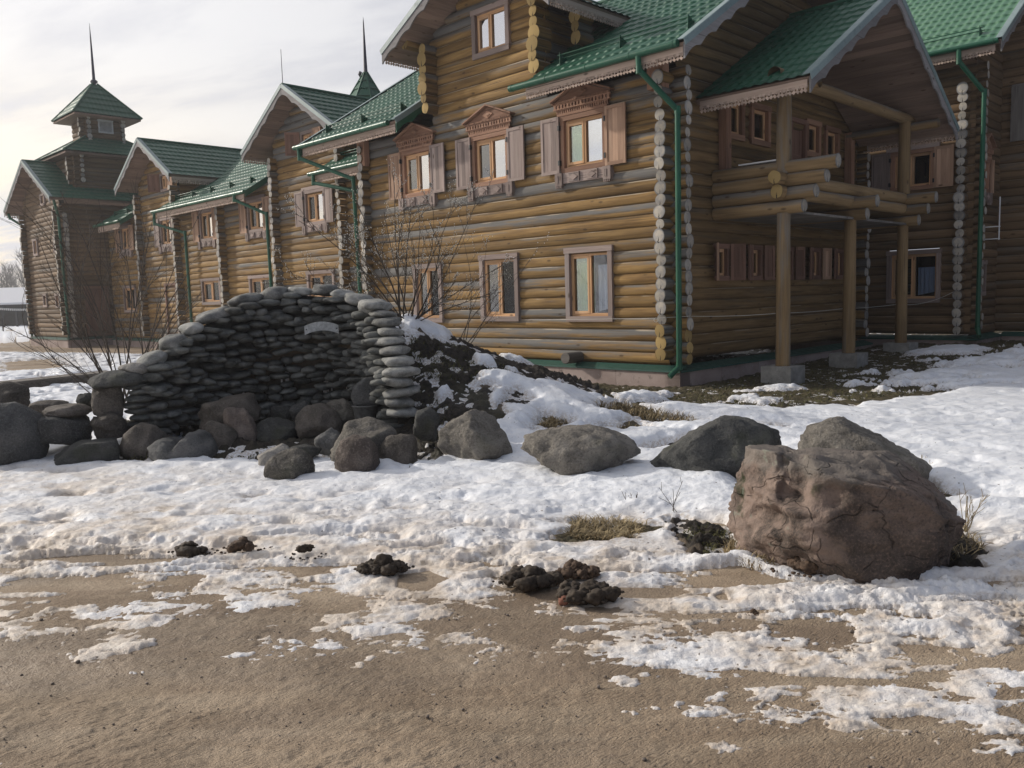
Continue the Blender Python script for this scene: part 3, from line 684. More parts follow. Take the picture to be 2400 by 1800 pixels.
def fretrow(mb, fr, w, t, hgt, pitch, n0, n1, teeth):
    """pierced carved strip: bars and diamonds with real holes"""
    n = max(3, int(w / pitch)); p = w / n; a = -w / 2
    box(mb, fr, (a, t + hgt * .84, n0), (a + w, t + hgt, n1), 0)
    box(mb, fr, (a, t, n0), (a + w, t + hgt * .12, n1), 0) if teeth else None
    for i in range(n):
        s = a + p * (i + .5)
        P = [(s - p * .42, t + hgt * .84), (s - p * .22, t + hgt * .5), (s - p * .42, t + hgt * .12), (s + p * .42, t + hgt * .12), (s + p * .22, t + hgt * .5), (s + p * .42, t + hgt * .84)]
        prism(mb, fr, P, n0 + .001, n1 - .001, 1)
        if not teeth: prism(mb, fr, [(s - p * .3, t + hgt * .12), (s, t - hgt * .14), (s + p * .3, t + hgt * .12)], n0 + .002, n1 - .002, 1)
def window_shutter(h, fr, s, z, w, t, lw=.45, ped=True, apron=True, detail=1, sm=('shutter_wood', 'shutter_wood'), cm='carved_wood', kw=None, openl=0., openr=0.):
    f = fr.sh(s, z); mb = MB(); a, b, c, d = -w / 2, w / 2, -t / 2, t / 2
    casing(mb, f, w, t, .085, -.10, .04)
    o = h.part('window', mb, M[cm])
    sash(h, o, f, w - .15, t - .16, **(kw or {}))
    for sg in (-1, 1):
        ang = openl if sg < 0 else openr; g = MB()
        p0 = f((a - .005 if sg < 0 else b + .005, c, .05)); ca, sa = math.cos(ang), math.sin(ang)
        es = f.M[0] * sg * ca + f.M[2] * sa; en = np.cross(es, f.M[1]) * (1 if sg > 0 else -1)
        if sg < 0: en = np.cross(f.M[1], es) * -1
        en = f.M[2] * ca - f.M[0] * sg * sa
        leaf(g, Fr(p0, es, f.M[1], en), lw, t)
        so = h.part('shutter', g, M[sm[0 if sg < 0 else 1]], o)
        if detail:
            for q in (c + t * .18, c + t * .8): g = MB(); box(g, f, (a - .02 if sg < 0 else b - .015, q - .045, .04), (a + .015 if sg < 0 else b + .02, q + .045, .098)); h.part('hinge', g, M['hinge_iron'], o)
    if ped:
        g = MB(); W = w + .20
        box(g, f, (-W / 2 + .05, d + .003, -.06), (W / 2 - .05, d + .05, .062), 0)
        fretrow(g, f, W - .04, d + .05, .075, .05, .03, .055, False); box(g, f, (-W / 2 + .06, d + .05, -.08), (W / 2 - .06, d + .125, .028), 0)
        fretrow(g, f, W + .06, d + .125, .105, .075, .05, .078, True); box(g, f, (-W / 2 + .02, d + .125, -.08), (W / 2 - .02, d + .23, .046), 0)
        n = int((W + .1) / .028)
        for i in range(n): box(g, f, (-W / 2 - .05 + .028 * i, d + .232, .05), (-W / 2 - .05 + .028 * i + .016, d + .262, .098), 1)
        W2 = W + .14; pz = d + .262; ph = .27
        prism(g, f, [(-W2 / 2 + .03, pz), (W2 / 2 - .03, pz), (0, pz + ph - .02)], -.08, .06, 0)
        for sg in (-1, 1):
            prism(g, f, [(sg * W2 / 2, pz), (sg * W2 / 2, pz + .03), (0, pz + ph + .03), (0, pz + ph)], -.09, .135, 0)
        prism(g, f, [(-.15, pz + .10), (0, pz + .03), (.15, pz + .10), (0, pz + .18)], .058, .078, 0); prism(g, f, [(-.08, pz + .10), (0, pz + .065), (.08, pz + .10), (0, pz + .14)], .076, .09, 0)
        h.part('pediment', g, M[cm], o)
    elif detail:
        g = MB(); box(g, f, (-w / 2 - .10, d + .003, -.06), (w / 2 + .10, d + .10, .06), 0); h.part('head_board', g, M['casing_wood'], o)
    if apron:
        g = MB(); W = w + .10; q = c - .003
        box(g, f, (-W / 2 + .10, q - .19, -.06), (W / 2 - .10, q, .045), 0)
        for sg in (-1, 1):
            x0, x1 = sorted((sg * (W / 2 - .10), sg * (W / 2 + .07)))
            box(g, f, (x0, q - .23, -.06), (x1, q - .0, .085), 1)
            for i in range(4): box(g, f, (x0 + .012 + .038 * i, q - .27, .02), (x0 + .034 + .038 * i, q - .23, .08), 1)
            box(g, f, (x0 + .05, q - .18, .083), (x0 + .085, q - .05, .095), 1)
            cx = sg * w * .2
            box(g, f, (cx - .125, q - .17, .044), (cx + .125, q - .02, .056), 0)
            prism(g, f, [(cx - .10, q - .095), (cx, q - .155), (cx + .10, q - .095), (cx, q - .035)], .055, .078, 0)
            box(g, f, (cx + .125, q - .18, .044), (cx + .137, q - .01, .075), 1)
        h.part('apron', g, M['casing_wood'], o)
    return o
# ---- roofs
def tiles(mb, o, es, et, W, L, seg=6, wl=.185, ch=.35, keep=None, amp=.013, stp=.022):
    o, es, et = (np.asarray(q, float) for q in (o, es, et)); en = np.cross(es, et)
    if en[2] < 0: en = -en
    ns = max(2, int(round(W / wl * seg))); s = np.linspace(0, W, ns + 1); nk = int(math.ceil(L / ch))
    rows = []
    for k in range(nk):
        for q, st in ((0., 1.), (.04, .93), (.55, .42), (.985, .0)):
            rows.append((k * ch + q * ch, st, q))
    T = np.array([min(r[0], L) for r in rows]); ST = np.array([r[1] for r in rows])
    w = np.cos(2 * PI * s / wl); prof = np.where(w > 0, w, w * .55) * amp
    t = T[:, None] - .028 * (w[None] * .5 + .5) * (np.array([1. if (r[2] < .1 or r[2] > .9) else .3 for r in rows]))[:, None]
    t = np.maximum(t, 0)
    n = prof[None] + ST[:, None] * stp + .004
    v = o + s[None, :, None] * es + t[..., None] * et + n[..., None] * en
    R_, C_ = n.shape
    i = (np.arange(R_ - 1)[:, None] * C_ + np.arange(C_ - 1)[None])
    if keep is not None:
        sm = (s[:-1] + s[1:]) / 2; tm = (T[:-1] + T[1:]) / 2
        i = i[keep(sm[None, :] + 0 * tm[:, None], tm[:, None] + 0 * sm[None, :])]
    i = i.ravel()
    up = np.cross(es, et)[2] > 0
    f = np.stack([i, i + 1, i + C_ + 1, i + C_], -1) if up else np.stack([i, i + C_, i + C_ + 1, i + 1], -1)
    mb.add(v.reshape(-1, 3), f, None, (rd.random(), 0, 0), True)
def slab(mb, o, es, et, W, L, n0, n1):
    en = np.cross(es, et); en = en if en[2] > 0 else -en
    k = max(1, int(L / .16))
    for i in range(k): box(mb, Fr(o, es, et, en), (0.004, L * i / k + .002, n0), (W - .004, L * (i + 1) / k - .002, n1), 0)
def barge(mb, fl, p0, p1, x_n, hgt=.25, scal=.50):
    """scalloped gable board; p0,p1 in the (s,t) plane of frame fl, at n = x_n"""
    p0, p1 = np.array(p0, float), np.array(p1, float); L = np.linalg.norm(p1 - p0); e = (p1 - p0) / L; d = np.array([0, -1.])
    k = max(1, int(L / scal)); top = [p0, p1]; low = []
    for i in range(k):
        for q in np.linspace(0, 1, 7)[:-1]:
            x = (i + q) / k * L; dep = hgt * (.74 + .26 * (1 - math.sin(PI * q)))
            low.append(p0 + e * x + d * dep)
    low.append(p0 + e * L + d * hgt)
    prism(mb, fl, [tuple(q) for q in top] + [tuple(q) for q in low[::-1]], x_n, x_n + .03, 0)
def gutter(mb, a, b, r=.058):
    tube(mb, [a, b], r, 12); n = int(np.linalg.norm(np.subtract(b, a)) / 1.1) + 1
    for i in range(n + 1):
        p = np.array(a) + (np.array(b) - np.array(a)) * min(max(i / n, .02), .98); e = (np.array(b) - np.array(a)); e = e / np.linalg.norm(e)
        tube(mb, [p - e * .012, p + e * .012], r * 1.09, 12)
def pipe(mb, pts, r=.047):
    P = [np.array(q, float) for q in pts]
    for a, b in zip(P[:-1], P[1:]): tube(mb, [a, b], r, 12)
    for q in P[1:-1]: 
        tube(mb, [q - np.array([0, 0, r * 1.3]), q + np.array([0, 0, r * 1.3])], r * 1.12, 12)
def guard(mb, o, es, et, s0, s1, t, step=1.1):
    en = np.cross(es, et); en = en if en[2] > 0 else -en; f = Fr(o, es, et, en)
    for q in (.09, .16): tube(mb, [f((s0, t, q)), f((s1, t, q))], .011, 6)
    n = max(1, int((s1 - s0) / step))
    for i in range(n + 1):
        s = s0 + (s1 - s0) * (i + .05) / (n + .1)
        prism(mb, Fr(f((s, t, 0)), f.M[1], f.M[2], f.M[0]), [(-.13, .01), (.13, .01), (0, .21)], -.004, .004)
def gable_roof(h, axis, c, half, sl, z_e, a0, a1, mat='roof_green', seg=5, front=True, bmat='barge_wood', cut=None, sides=(1, 1), back=False, slabs=True):
    """gable roof with its ridge along house axis 'x' or 'y'. c ridge coordinate, half width to the eaves, z_e eave height, a0..a1 extent along the ridge"""
    ca = 1 / math.sqrt(1 + sl * sl); L = half / ca; out = []
    T = MB(); S = MB()
    for sg in (-1, 1):
        if not sides[0 if sg < 0 else 1]: continue
        if axis == 'y': o = np.array([c + sg * half, a0, z_e]); es = np.array([0, 1., 0]); et = np.array([-sg * ca, 0, sl * ca])
        else: o = np.array([a0, c + sg * half, z_e]); es = np.array([1., 0, 0]); et = np.array([0, -sg * ca, sl * ca])
        tiles(T, o, es, et, a1 - a0, L, seg, keep=cut.get(sg) if cut else None)
        if slabs: slab(S, o, es, et, a1 - a0, L, -.10, -.008)
    ridge = np.array([c, a0, z_e + half * sl + .03]) if axis == 'y' else np.array([a0, c, z_e + half * sl + .03])
    r2 = ridge.copy(); r2[1 if axis == 'y' else 0] = a1
    tube(T, [ridge, r2], .055, 8)
    ro = h.part('roof', T, M[mat])
    if slabs: h.part('soffit', S, M['soffit_wood'], ro)
    for en, on in ((a0, front), (a1, back)):
        if not on: continue
        B = MB(); Fl = MB(); sgn = -1 if en == a0 else 1
        fl = Fr((0, en, 0), (1, 0, 0), (0, 0, 1), (0, sgn, 0)) if axis == 'y' else Fr((en, 0, 0), (0, 1, 0), (0, 0, 1), (sgn, 0, 0))
        for sg in (-1, 1):
            if not sides[0 if sg < 0 else 1]: continue
            barge(B, fl, (c + sg * half, z_e - .005), (c + sg * .002, z_e + half * sl - .005), -.012)
            e = np.array([-sg * ca, sl * ca]); nn = np.array([sg * sl * ca, ca])
            q0 = np.array([c + sg * half, z_e]); q1 = np.array([c, z_e + half * sl])
            prism(Fl, fl, [tuple(q0 - nn * .05 - e * .03), tuple(q1 - nn * .05), tuple(q1 + nn * .055), tuple(q0 + nn * .055 - e * .03)], .021, .034)
            prism(Fl, fl, [tuple(q0 + nn * .045 - e * .03), tuple(q1 + nn * .045), tuple(q1 + nn * .058), tuple(q0 + nn * .058 - e * .03)], -.10, .0205)
        h.part('barge_board', B, M[bmat], ro); h.part('verge_flashing', Fl, M['flashing'], ro)
    return ro
def plinth(h, pts, z0, z1, th=.25, joints=1.25):
    mb = MB()
    for (xa, ya), (xb, yb), nrm in pts:
        L = math.hypot(xb - xa, yb - ya); es = np.array([(xb - xa) / L, (yb - ya) / L, 0]); f = Fr((xa, ya, 0), es, (0, 0, 1), np.array([*nrm, 0.]))
        n = max(1, int(L / joints))
        for i in range(n): box(mb, f, (L * i / n + (.006 if i else 0), z0, -th), (L * (i + 1) / n, z1, 0), 0)
        box(mb, f, (0, z0, -th - .05), (L, z1 - .01, -.02), 0)
    h.part('plinth', mb, M['plinth'])
    mb = MB()
    for (xa, ya), (xb, yb), nrm in pts:
        L = math.hypot(xb - xa, yb - ya); es = np.array([(xb - xa) / L, (yb - ya) / L, 0]); f = Fr((xa, ya, 0), es, (0, 0, 1), np.array([*nrm, 0.]))
        v = f([(-.02, z1 + .08, -.2), (L + .02, z1 + .08, -.2), (L + .02, z1 + .012, .03), (-.02, z1 + .012, .03), (-.02, z1 - .02, .032), (L + .02, z1 - .02, .032)])
        mb.add(v, [np.array([[0, 3, 2, 1], [3, 4, 5, 2]])])
    h.part('plinth_flashing', mb, M['plinth_green'])
def gablef(axis_c, half, ze, sl, drop=.1):
    return lambda z, a, b: (max(a, axis_c - half + (z - ze + drop) / sl), min(b, axis_c + half - (z - ze + drop) / sl)) if z > ze - drop else (a, b)
def part_pieces(h, W_, S_, C_, wm='log_wood'):
    h.part('log_wall', W_, M[wm])
# ================================================================= main house
h = House('log_house', 'biggest golden log house, with carved pediments over shuttered windows and a pillared side balcony', 'house', -4.4, 4.)
W_, S_, C_ = MB(), MB(), MB()
aw = [(-2.13, 4.365, 1.07, 1.02), (-4.565, 4.365, 1.06, 1.02), (-6.91, 4.385, 1.03, 1.02)]
gw = [(-2.065, 1.785, 1.11, 1.37), (-4.425, 1.785, 1.11, 1.36), (-6.70, 1.73, .98, 1.30)]
ops = [(x - w / 2 + .05, x + w / 2 - .05, z - t / 2, z + t / 2) for x, z, w, t in aw + gw + [(-4.455, 6.855, 1.05, .95)]]
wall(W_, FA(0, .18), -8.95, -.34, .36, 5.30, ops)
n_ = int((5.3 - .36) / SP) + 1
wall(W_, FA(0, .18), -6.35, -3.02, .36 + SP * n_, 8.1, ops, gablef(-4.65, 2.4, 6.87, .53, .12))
bw = [(1.70, 2.11), (2.92, 2.11), (4.2, 2.11), (5.45, 2.11), (6.62, 2.11)]
bu = [(2.06, 4.69, .80, .74), (3.07, 4.69, .74, .76), (5.28, 4.68, .66, .74), (6.19, 4.66, .70, .72)]
opb = [(y - .17, y + .17, z - .3, z + .3) for y, z in bw] + [(y - w / 2 + .05, y + w / 2 - .05, z - t / 2, z + t / 2) for y, z, w, t in bu] + [(4.32, 4.93, 3.1, 4.95)]
WB_ = MB(); wall(WB_, FB(-.222, 0), .3, 7.75, .36, 8.2, opb, gablef(4.0, 4.5, 5.41, .63, .12), phase=.5); h.part('log_wall', WB_, M['log_wood_side'])
wall(W_, FB(-3.14, 0), .3, 3.2, 5.6, 6.9); wall(W_, Fr((-6.24, 0, 0), (0, 1, 0), (0, 0, 1), (-1, 0, 0)), .3, 3.2, 5.6, 6.9)
wall(W_, Fr((-8.95, 0, 0), (0, 1, 0), (0, 0, 1), (-1, 0, 0)), .3, 7.7, .36, 7.9, (), gablef(4.0, 4.5, 5.41, .63, .12), step=3.)
wall(W_, Fr((0, 7.9, 0), (1, 0, 0), (0, 0, 1), (0, 1, 0)), -8.95, -.3, .36, 5.6, (), step=3.)
chain(h, 'log_wood', -.34, .30, 'y', 1, .36, 5.2, .35, .5, 3, .106); chain(h, 'log_wood', -.34, .30, 'x', 1, .36, 5.25, .34, 0, 3, .102)
chain(h, 'log_wood', -8.80, .30, 'y', 1, .36, 5.2, .33, .5, 0, .105)
chain(h, 'log_wood', -3.12, .30, 'y', 1, 5.72, 7.6, .36, .2, 99, .128); chain(h, 'log_wood', -6.26, .30, 'y', 1, 5.50, 6.85, .42, .2, 99, .128)
chain(h, 'log_wood', -2.62, .95, 'y', 1, 6.22, 7.0, .36, .3, 99, .128);
chain(h, 'log_wood', -.34, 7.62, 'x', 1, .45, 5.1, .36, 0, 0, .105)
S_ = MB()
for z in np.arange(.5, 5.3, SP):
    log(S_, FB(-.34, 0), 7.5, 8.02, z, 0, .115, full=True, step=.3); disc(S_, (-.34, 8.02, z), (-1, 0, 0), (0, 0, 1), .11, mi=1)
h.part('corner_log_ends', S_, [M['log_wood'], M['end']])
for xx in (-6.95, -2.4):                                            # purlin ends under the dormer eaves
    S_ = MB(); log(S_, Fr((xx + (.35 if xx < -5 else -.3), -.3, 6.98), (0, 1, 0), (0, 0, 1), (1, 0, 0)), 0, 1.6, 0, 0, .11, full=True); disc(S_, (xx + (.35 if xx < -5 else -.3), -.3, 6.98), (1, 0, 0), (0, 0, 1), .105, pr=(.8, .4, 0), mi=1)
    h.part('purlin', S_, [M['log_wood'], M['end']])
part_pieces(h, W_, S_, C_)
plinth(h, [((-10.8, 0), (0, 0), (0, -1)), ((0, 0), (0, 7.95), (1, 0))], -.35, .27)
mb = MB(); log(mb, Fr((-2.35, .2, .44), (0, -1, 0), (0, 0, 1), (1, 0, 0)), 0, .42, 0, 0, .105, full=True); disc(mb, (-2.35, -.22, .44), (1, 0, 0), (0, 0, 1), .104); h.part('timber_stub', mb, M['old_wood'])
for i, (x, z, w, t) in enumerate(aw):
    window_shutter(h, FA(0, .18), x, z, w, t, .45, sm=(('shutter_wood', 'casing_wood'), ('casing_wood', 'casing_wood'), ('casing_wood', 'shutter_wood'))[2 - i] if i != 0 else ('casing_wood', 'shutter_wood'), kw=dict(glass=('glass_green', 'glass_sky'), curtain=('curtain_white', .72, .0), split=.5))
for i, (x, z, w, t) in enumerate(gw):
    window_plain(h, FA(0, .18), x, z, w, t, kw=None) if False else window_plain(h, FA(0, .18), x, z, w, t, glass=('glass_green', 'glass_clear'), curtain=[('curtain_green', .84, .0, .46), ('curtain_white', .80, .50 if i == 0 else .66 if i == 1 else .72)])
window_plain(h, FA(0, .18), -4.455, 6.855, 1.05, .95, glass=('glass_sky', 'glass_sky'), curtain=None, split=.46)
for i, (y, z) in enumerate(bw):
    window_shutter(h, FB(-.222, 0), y, z, .44, .66, .27, False, False, 0, sm=('shutter_wood' if i in (0,) else 'door_wood', 'shutter_wood' if i == 3 else 'door_wood'), cm='door_wood', openl=.5 if i == 0 else .25, openr=.9 if i == 0 else .3, kw=dict(leaf=1, glass=('glass_green', 'glass_clear'), curtain=('curtain_white', .9, 0), split=.88))
for i, (y, z, w, t) in enumerate(bu):
    window_plain(h, FB(-.222, 0), y, z, w, t, 'carved_wood', leaf=1, split=.9, glass=('glass_green' if i < 2 else 'glass_clear', 'glass_clear'), curtain=('curtain_white', .35, .3) if i == 1 else None)
mb = MB(); f = FB(-.222, 4.625, 4.02); casing(mb, f, .72, 1.96, .09); leaf(mb, f.sh(-.27, -.98, -.08), .54, 1.86, 3); do = h.part('balcony_door', mb, M['door_wood'])
for y in (1.70, 6.96): mb = MB(); box(mb, FB(-.222, y), (-.09, 3.1, 0), (.09, 4.98, .15), 1); h.part('pilaster', mb, M['carved_wood'])
mb = MB(); box(mb, FA(-.43, .10, 4.95), (-.16, 0, -.05), (.16, .5, .12), 1); h.part('corner_bracket', mb, M['carved_wood'])
mb = MB(); box(mb, FA(-8.78, .10, 4.75), (-.14, 0, -.05), (.14, .6, .1), 1); h.part('corner_bracket', mb, M['carved_wood'])
# roofs
gable_roof(h, 'x', 4.0, 4.5, .63, 5.41, -2.95, .45, front=False, back=True, sides=(1, 0), seg=6)
gable_roof(h, 'x', 4.0, 4.5, .63, 5.41, -10.6, -6.75, front=True, back=True, sides=(1, 0), seg=6, bmat='trim_green')
gable_roof(h, 'x', 4.0, 4.5, .63, 5.41, -10.6, .45, front=True, back=True, sides=(0, 1), seg=3)
ca = 1 / math.sqrt(1 + .63 ** 2); mb = MB(); o_ = np.array([-6.75, .35, 5.41 + .63 * .85]); et_ = np.array([0, ca, .63 * ca]); tiles(mb, o_, (1, 0, 0), et_, 3.8, 3.65 / ca, 4); h.part('roof', mb, M['roof_green'])
gable_roof(h, 'y', -4.65, 2.4, .53, 6.87, -.55, 4.0, seg=5)
gable_roof(h, 'x', 4.2, 3.4, .60, 4.83, -.18, 1.85, front=False, back=True, seg=6)
for f_, L_ in ((FA(-2.92, -.47, 5.34), 3.34), (FA(-10.5, -.47, 5.34), 3.7), (FA(-.1, .83, 4.79), 1.9), (Fr((-2.28, -.5, 6.82), (0, 1, 0), (0, 0, 1), (1, 0, 0)), 2.35), (Fr((-7.02, -.5, 6.82), (0, 1, 0), (0, 0, 1), (-1, 0, 0)), 2.3), (Fr((1.8, 7.57, 4.79), (-1, 0, 0), (0, 0, 1), (0, 1, 0)), 1.9)):
    mb = MB(); lace(mb, f_, L_); h.part('eaves_lace', mb, M['lace_wood'])
mb = MB(); gutter(mb, (-3.25, -.57, 5.385), (.38, -.57, 5.385)); h.part('gutter', mb, M['trim_green'])
mb = MB(); gutter(mb, (-10.75, -.57, 5.385), (-6.95, -.57, 5.385)); h.part('gutter', mb, M['trim_green'])
mb = MB(); pipe(mb, [(-.36, -.57, 5.36), (-.36, -.55, 5.14), (.02, -.04, 4.52), (.02, -.05, .36), (-.06, -.22, .2)]); h.part('drainpipe', mb, M['trim_green'])
mb = MB(); pipe(mb, [(-10.55, -.57, 5.36), (-10.55, -.55, 5.12), (-9.15, .02, 4.5), (-9.1, .05, .3)]); h.part('drainpipe', mb, M['trim_green'])
mb = MB(); guard(mb, (-2.95, -.5, 5.41), (1, 0, 0), et_, .35, 3.2, .75, 1.35); h.part('snow_guard', mb, M['trim_green']); mb = MB(); guard(mb, (-10.6, -.5, 5.41), (1, 0, 0), et_, .5, 3.6, .6, 1.4); h.part('snow_guard', mb, M['trim_green'])
# balcony
XB = 1.1
BM = [M['beam_wood'], M['end']]
for y, zz in ((1.45, ((3.60, 2.02), (3.385, 1.84), (3.17, 1.66), (2.95, 1.46))), (4.1, ((3.17, 1.6), (2.95, 1.42))), (6.75, ((3.385, 1.75), (3.17, 1.6), (2.95, 1.42)))):
    for z, xe in zz: mb = MB(); log(mb, FA(0, y), -.2, xe, z, 0, .112, full=True); disc(mb, (xe, y, z), (0, 1, 0), (0, 0, 1), .112, pr=(.3, .2, 0), bulge=.01, mi=1); h.part('balcony_log', mb, BM)
for z, ya in ((3.42, 1.12), (3.20, 1.2)):
    mb = MB(); log(mb, FB(XB, 0), ya, 7.15, z, 0, .112, full=True); disc(mb, (XB, ya, z), (-1, 0, 0), (0, 0, 1), .112, pr=(.8, .3, 0), bulge=-.01, mi=1); disc(mb, (XB, 7.15, z), (1, 0, 0), (0, 0, 1), .1, mi=1); h.part('balcony_log', mb, BM)
mb = MB()
for i in range(12): box(mb, WORLDF, (-.2, 1.45 + i * .45, 2.86), (1.2, 1.45 + i * .45 + .44, 2.90), 0)
h.part('balcony_floor', mb, M['old_wood'])
mb = MB(); box(mb, WORLDF, (.3, 1.38, 3.722), (1.05, 1.50, 3.745), 0); h.part('rail_flashing', mb, M['white_paint'])
for y, zt in ((1.45, 4.98), (6.75, 5.0)):
    mb = MB(); tube(mb, [(XB, y, 3.5), (XB, y, 4.2), (XB, y, zt)], [.128, .122, .114], 12); h.part('upper_post', mb, M['beam_wood'])
for y, zb in ((1.45, .30), (4.1, .34), (6.75, .38)):
    mb = MB(); tube(mb, [(XB, y, zb), (XB, y, 1.5), (XB, y, 2.86)], [.122, .116, .108], 12); h.part('lower_post', mb, M['beam_wood'])
    mb = MB(); box(mb, WORLDF, (XB - .27, y - .26, -.3), (XB + .27, y + .26, zb)); h.part('footing_block', mb, M['concrete'])
mb = MB(); log(mb, FB(XB, 0), 1.1, 7.15, 5.06, 0, .11, full=True)
h.part('porch_beam', mb, M['beam_wood'])
for y in (1.45, 6.95): mb = MB(); log(mb, FA(0, y), -.2, 1.7, 4.86 if y < 2 else 4.9, 0, .09, full=True); h.part('porch_beam', mb, M['beam_wood'])
# ================================================================= middle wing
h = House('log_wing', 'sunlit long log wing with two steep gables, between the biggest house and the tower house', 'house', -19., 5.)
W_, S_, C_ = MB(), MB(), MB()
up = [(-13.5, 4.34, 1.08, 1.0), (-16.95, 4.40, 1.08, 1.02), (-20.4, 4.36, 1.06, 1.05), (-23.75, 4.38, 1.0, 1.05), (-27.7, 4.4, 1.0, 1.0)]
gr = [(-13.4, 2.06, 1.45, .92), (-16.9, 2.06, 1.48, .92), (-20.38, 2.08, 1.46, .93), (-27.7, 1.95, 1.3, 1.1)]
at_ = [(-13.72, 6.2, .72, .66), (-23.6, 6.2, .72, .66)]
ops = [(x - w / 2 + .05, x + w / 2 - .05, z - t / 2, z + t / 2) for x, z, w, t in up + gr + at_]
wall(W_, FA(0, 1.7), -29.6, -9.3, .36, 5.25, ops, step=.6)
n_ = int((5.25 - .36) / SP) + 1
wall(W_, FA(0, 1.7), -15.72, -11.9, .36 + SP * n_, 7.6, ops, gablef(-13.95, 2.53, 6.2, .61, .12)); wall(W_, FA(0, 1.7), -26.15, -22.6, .36 + SP * n_, 7.6, ops, gablef(-24.1, 2.5, 6.2, .62, .12))
for x, zt in ((-12.0, 6.1), (-15.62, 6.1), (-19.2, 4.95), (-22.7, 5.9), (-26.05, 5.9)): chain(h, 'log_wood', x, 1.82, 'y', 1, .36, zt, .36, .5, 0, .104)
wall(W_, FB(-11.9, 0), 1.8, 6, 5.4, 6.2, step=2.); wall(W_, FB(-22.6, 0), 1.8, 6, 5.4, 6.2, step=2.)
part_pieces(h, W_, S_, C_)
plinth(h, [((-29.6, 1.55), (-9.4, 1.55), (0, -1))], -.3, .27)
for x, z, w, t in up: window_shutter(h, FA(0, 1.7), x, z, w, t, .45, False, True, 1, cm='casing_wood', sm=('casing_wood', 'casing_wood') if x in (-13.5, -23.75) else ('shutter_wood', 'shutter_wood'), kw=dict(glass=('glass_clear', 'glass_sky'), curtain=('curtain_white', .8, .0)))
for x, z, w, t in gr: window_plain(h, FA(0, 1.7), x, z, w, t, glass=('glass_clear', 'glass_clear'), curtain=('curtain_blue', .72, .5))
for x, z, w, t in at_: window_shutter(h, FA(0, 1.7), x, z, w, t, .42, False, False, 0, cm='casing_wood', sm=('door_wood', 'shutter_wood'), openl=.9, kw=dict(glass=('glass_clear', 'glass_clear'), curtain=None))
mb = MB(); f = FA(-23.7, 1.7, 1.45); casing(mb, f, 1.0, 2.05, .09); leaf(mb, f.sh(-.41, -1.0, -.06), .82, 1.92, 2); h.part('door', mb, M['door_wood'])
et_ = np.array([0, ca, .63 * ca])
for a, b, ze in ((-12.5, -9.9, 5.12), (-23.1, -16.4, 5.05), (-29.0, -26.5, 5.0)):
    T = MB(); tiles(T, (a, 1.05, ze), (1, 0, 0), et_, b - a, 5.3, 4); ro = h.part('roof', T, M['roof_green'])
    S = MB(); slab(S, np.array([a, 1.05, ze]), np.array([1., 0, 0]), et_, b - a, 1.6, -.1, -.008); h.part('soffit', S, M['soffit_wood'], ro)
    mb = MB(); lace(mb, FA(a + .1, 1.08, ze - .07), b - a - .2, 1.25 if a > -25 else 1.5); h.part('eaves_lace', mb, M['lace_wood'])
    mb = MB(); gutter(mb, (a - .12, .98, ze - .02), (b + .1, .98, ze - .02)); h.part('gutter', mb, M['trim_green'])
    mb = MB(); guard(mb, (a, 1.05, ze), (1, 0, 0), et_, .5, b - a - .5, .75, 1.4); h.part('snow_guard', mb, M['trim_green'])
    mb = MB(); sgn = 1; fl = Fr((b, 0, 0), (0, 1, 0), (0, 0, 1), (1, 0, 0)); prism(mb, fl, [(1.05, ze - .16), (1.05, ze + .03), (2.6, ze + 1.55 * .63 + .03), (2.6, ze + 1.55 * .63 - .16)], 0, .03); h.part('verge_board', mb, M['trim_green'])
T = MB()
for a, b in ((-16.4, -11.), (-26.5, -23.1)): tiles(T, (a, 1.95, 5.05 + .9 * .63), (1, 0, 0), et_, b - a, 4.2, 4)
v = [(-29.6, 1.9, 5.6), (-9.6, 1.9, 5.6), (-9.6, 5.55, 7.88), (-29.6, 5.55, 7.88), (-29.6, 9.5, 5.3), (-9.6, 9.5, 5.3), (-29.6, 9.4, 0), (-9.6, 9.4, 0)]
T.add(np.array(v) - np.array([0, 0, .06]), [np.array([[0, 1, 2, 3], [3, 2, 5, 4], [4, 5, 7, 6]])]); h.part('roof', T, M['roof_green'])
gable_roof(h, 'y', -13.95, 2.53, .61, 6.2, 1.08, 6.8, seg=5); gable_roof(h, 'y', -24.1, 2.5, .62, 6.2, 1.0, 6.5, seg=4)
for x_, L_, n_x in ((-16.44, 2.2, -1), (-21.64, 2.6, 1), (-11.46, 1.5, 1)): mb = MB(); lace(mb, Fr((x_, 1.1, 6.14), (0, 1, 0), (0, 0, 1), (n_x, 0, 0)), L_, 1.4); h.part('eaves_lace', mb, M['lace_wood'])
for pts in ([(-12.4, .98, 5.1), (-12.4, .98, 4.85), (-10.75, 1.45, 4.45), (-10.7, 1.45, .4)], [(-23.05, .98, 5.0), (-23.05, .98, 4.6), (-21.75, 1.5, 4.2), (-21.7, 1.5, .4)], [(-16.95, .98, 5.0), (-16.95, .98, 4.85), (-15.95, 1.5, 4.35), (-15.9, 1.5, .4)]):
    mb = MB(); pipe(mb, pts, .05); h.part('drainpipe', mb, M['trim_green'])
mb = MB(); tube(mb, [(-13.95, 1.12, 7.7), (-13.95, 1.12, 8.75)], [.012, .008], 5); h.part('antenna_rod', mb, M['spire_metal'])
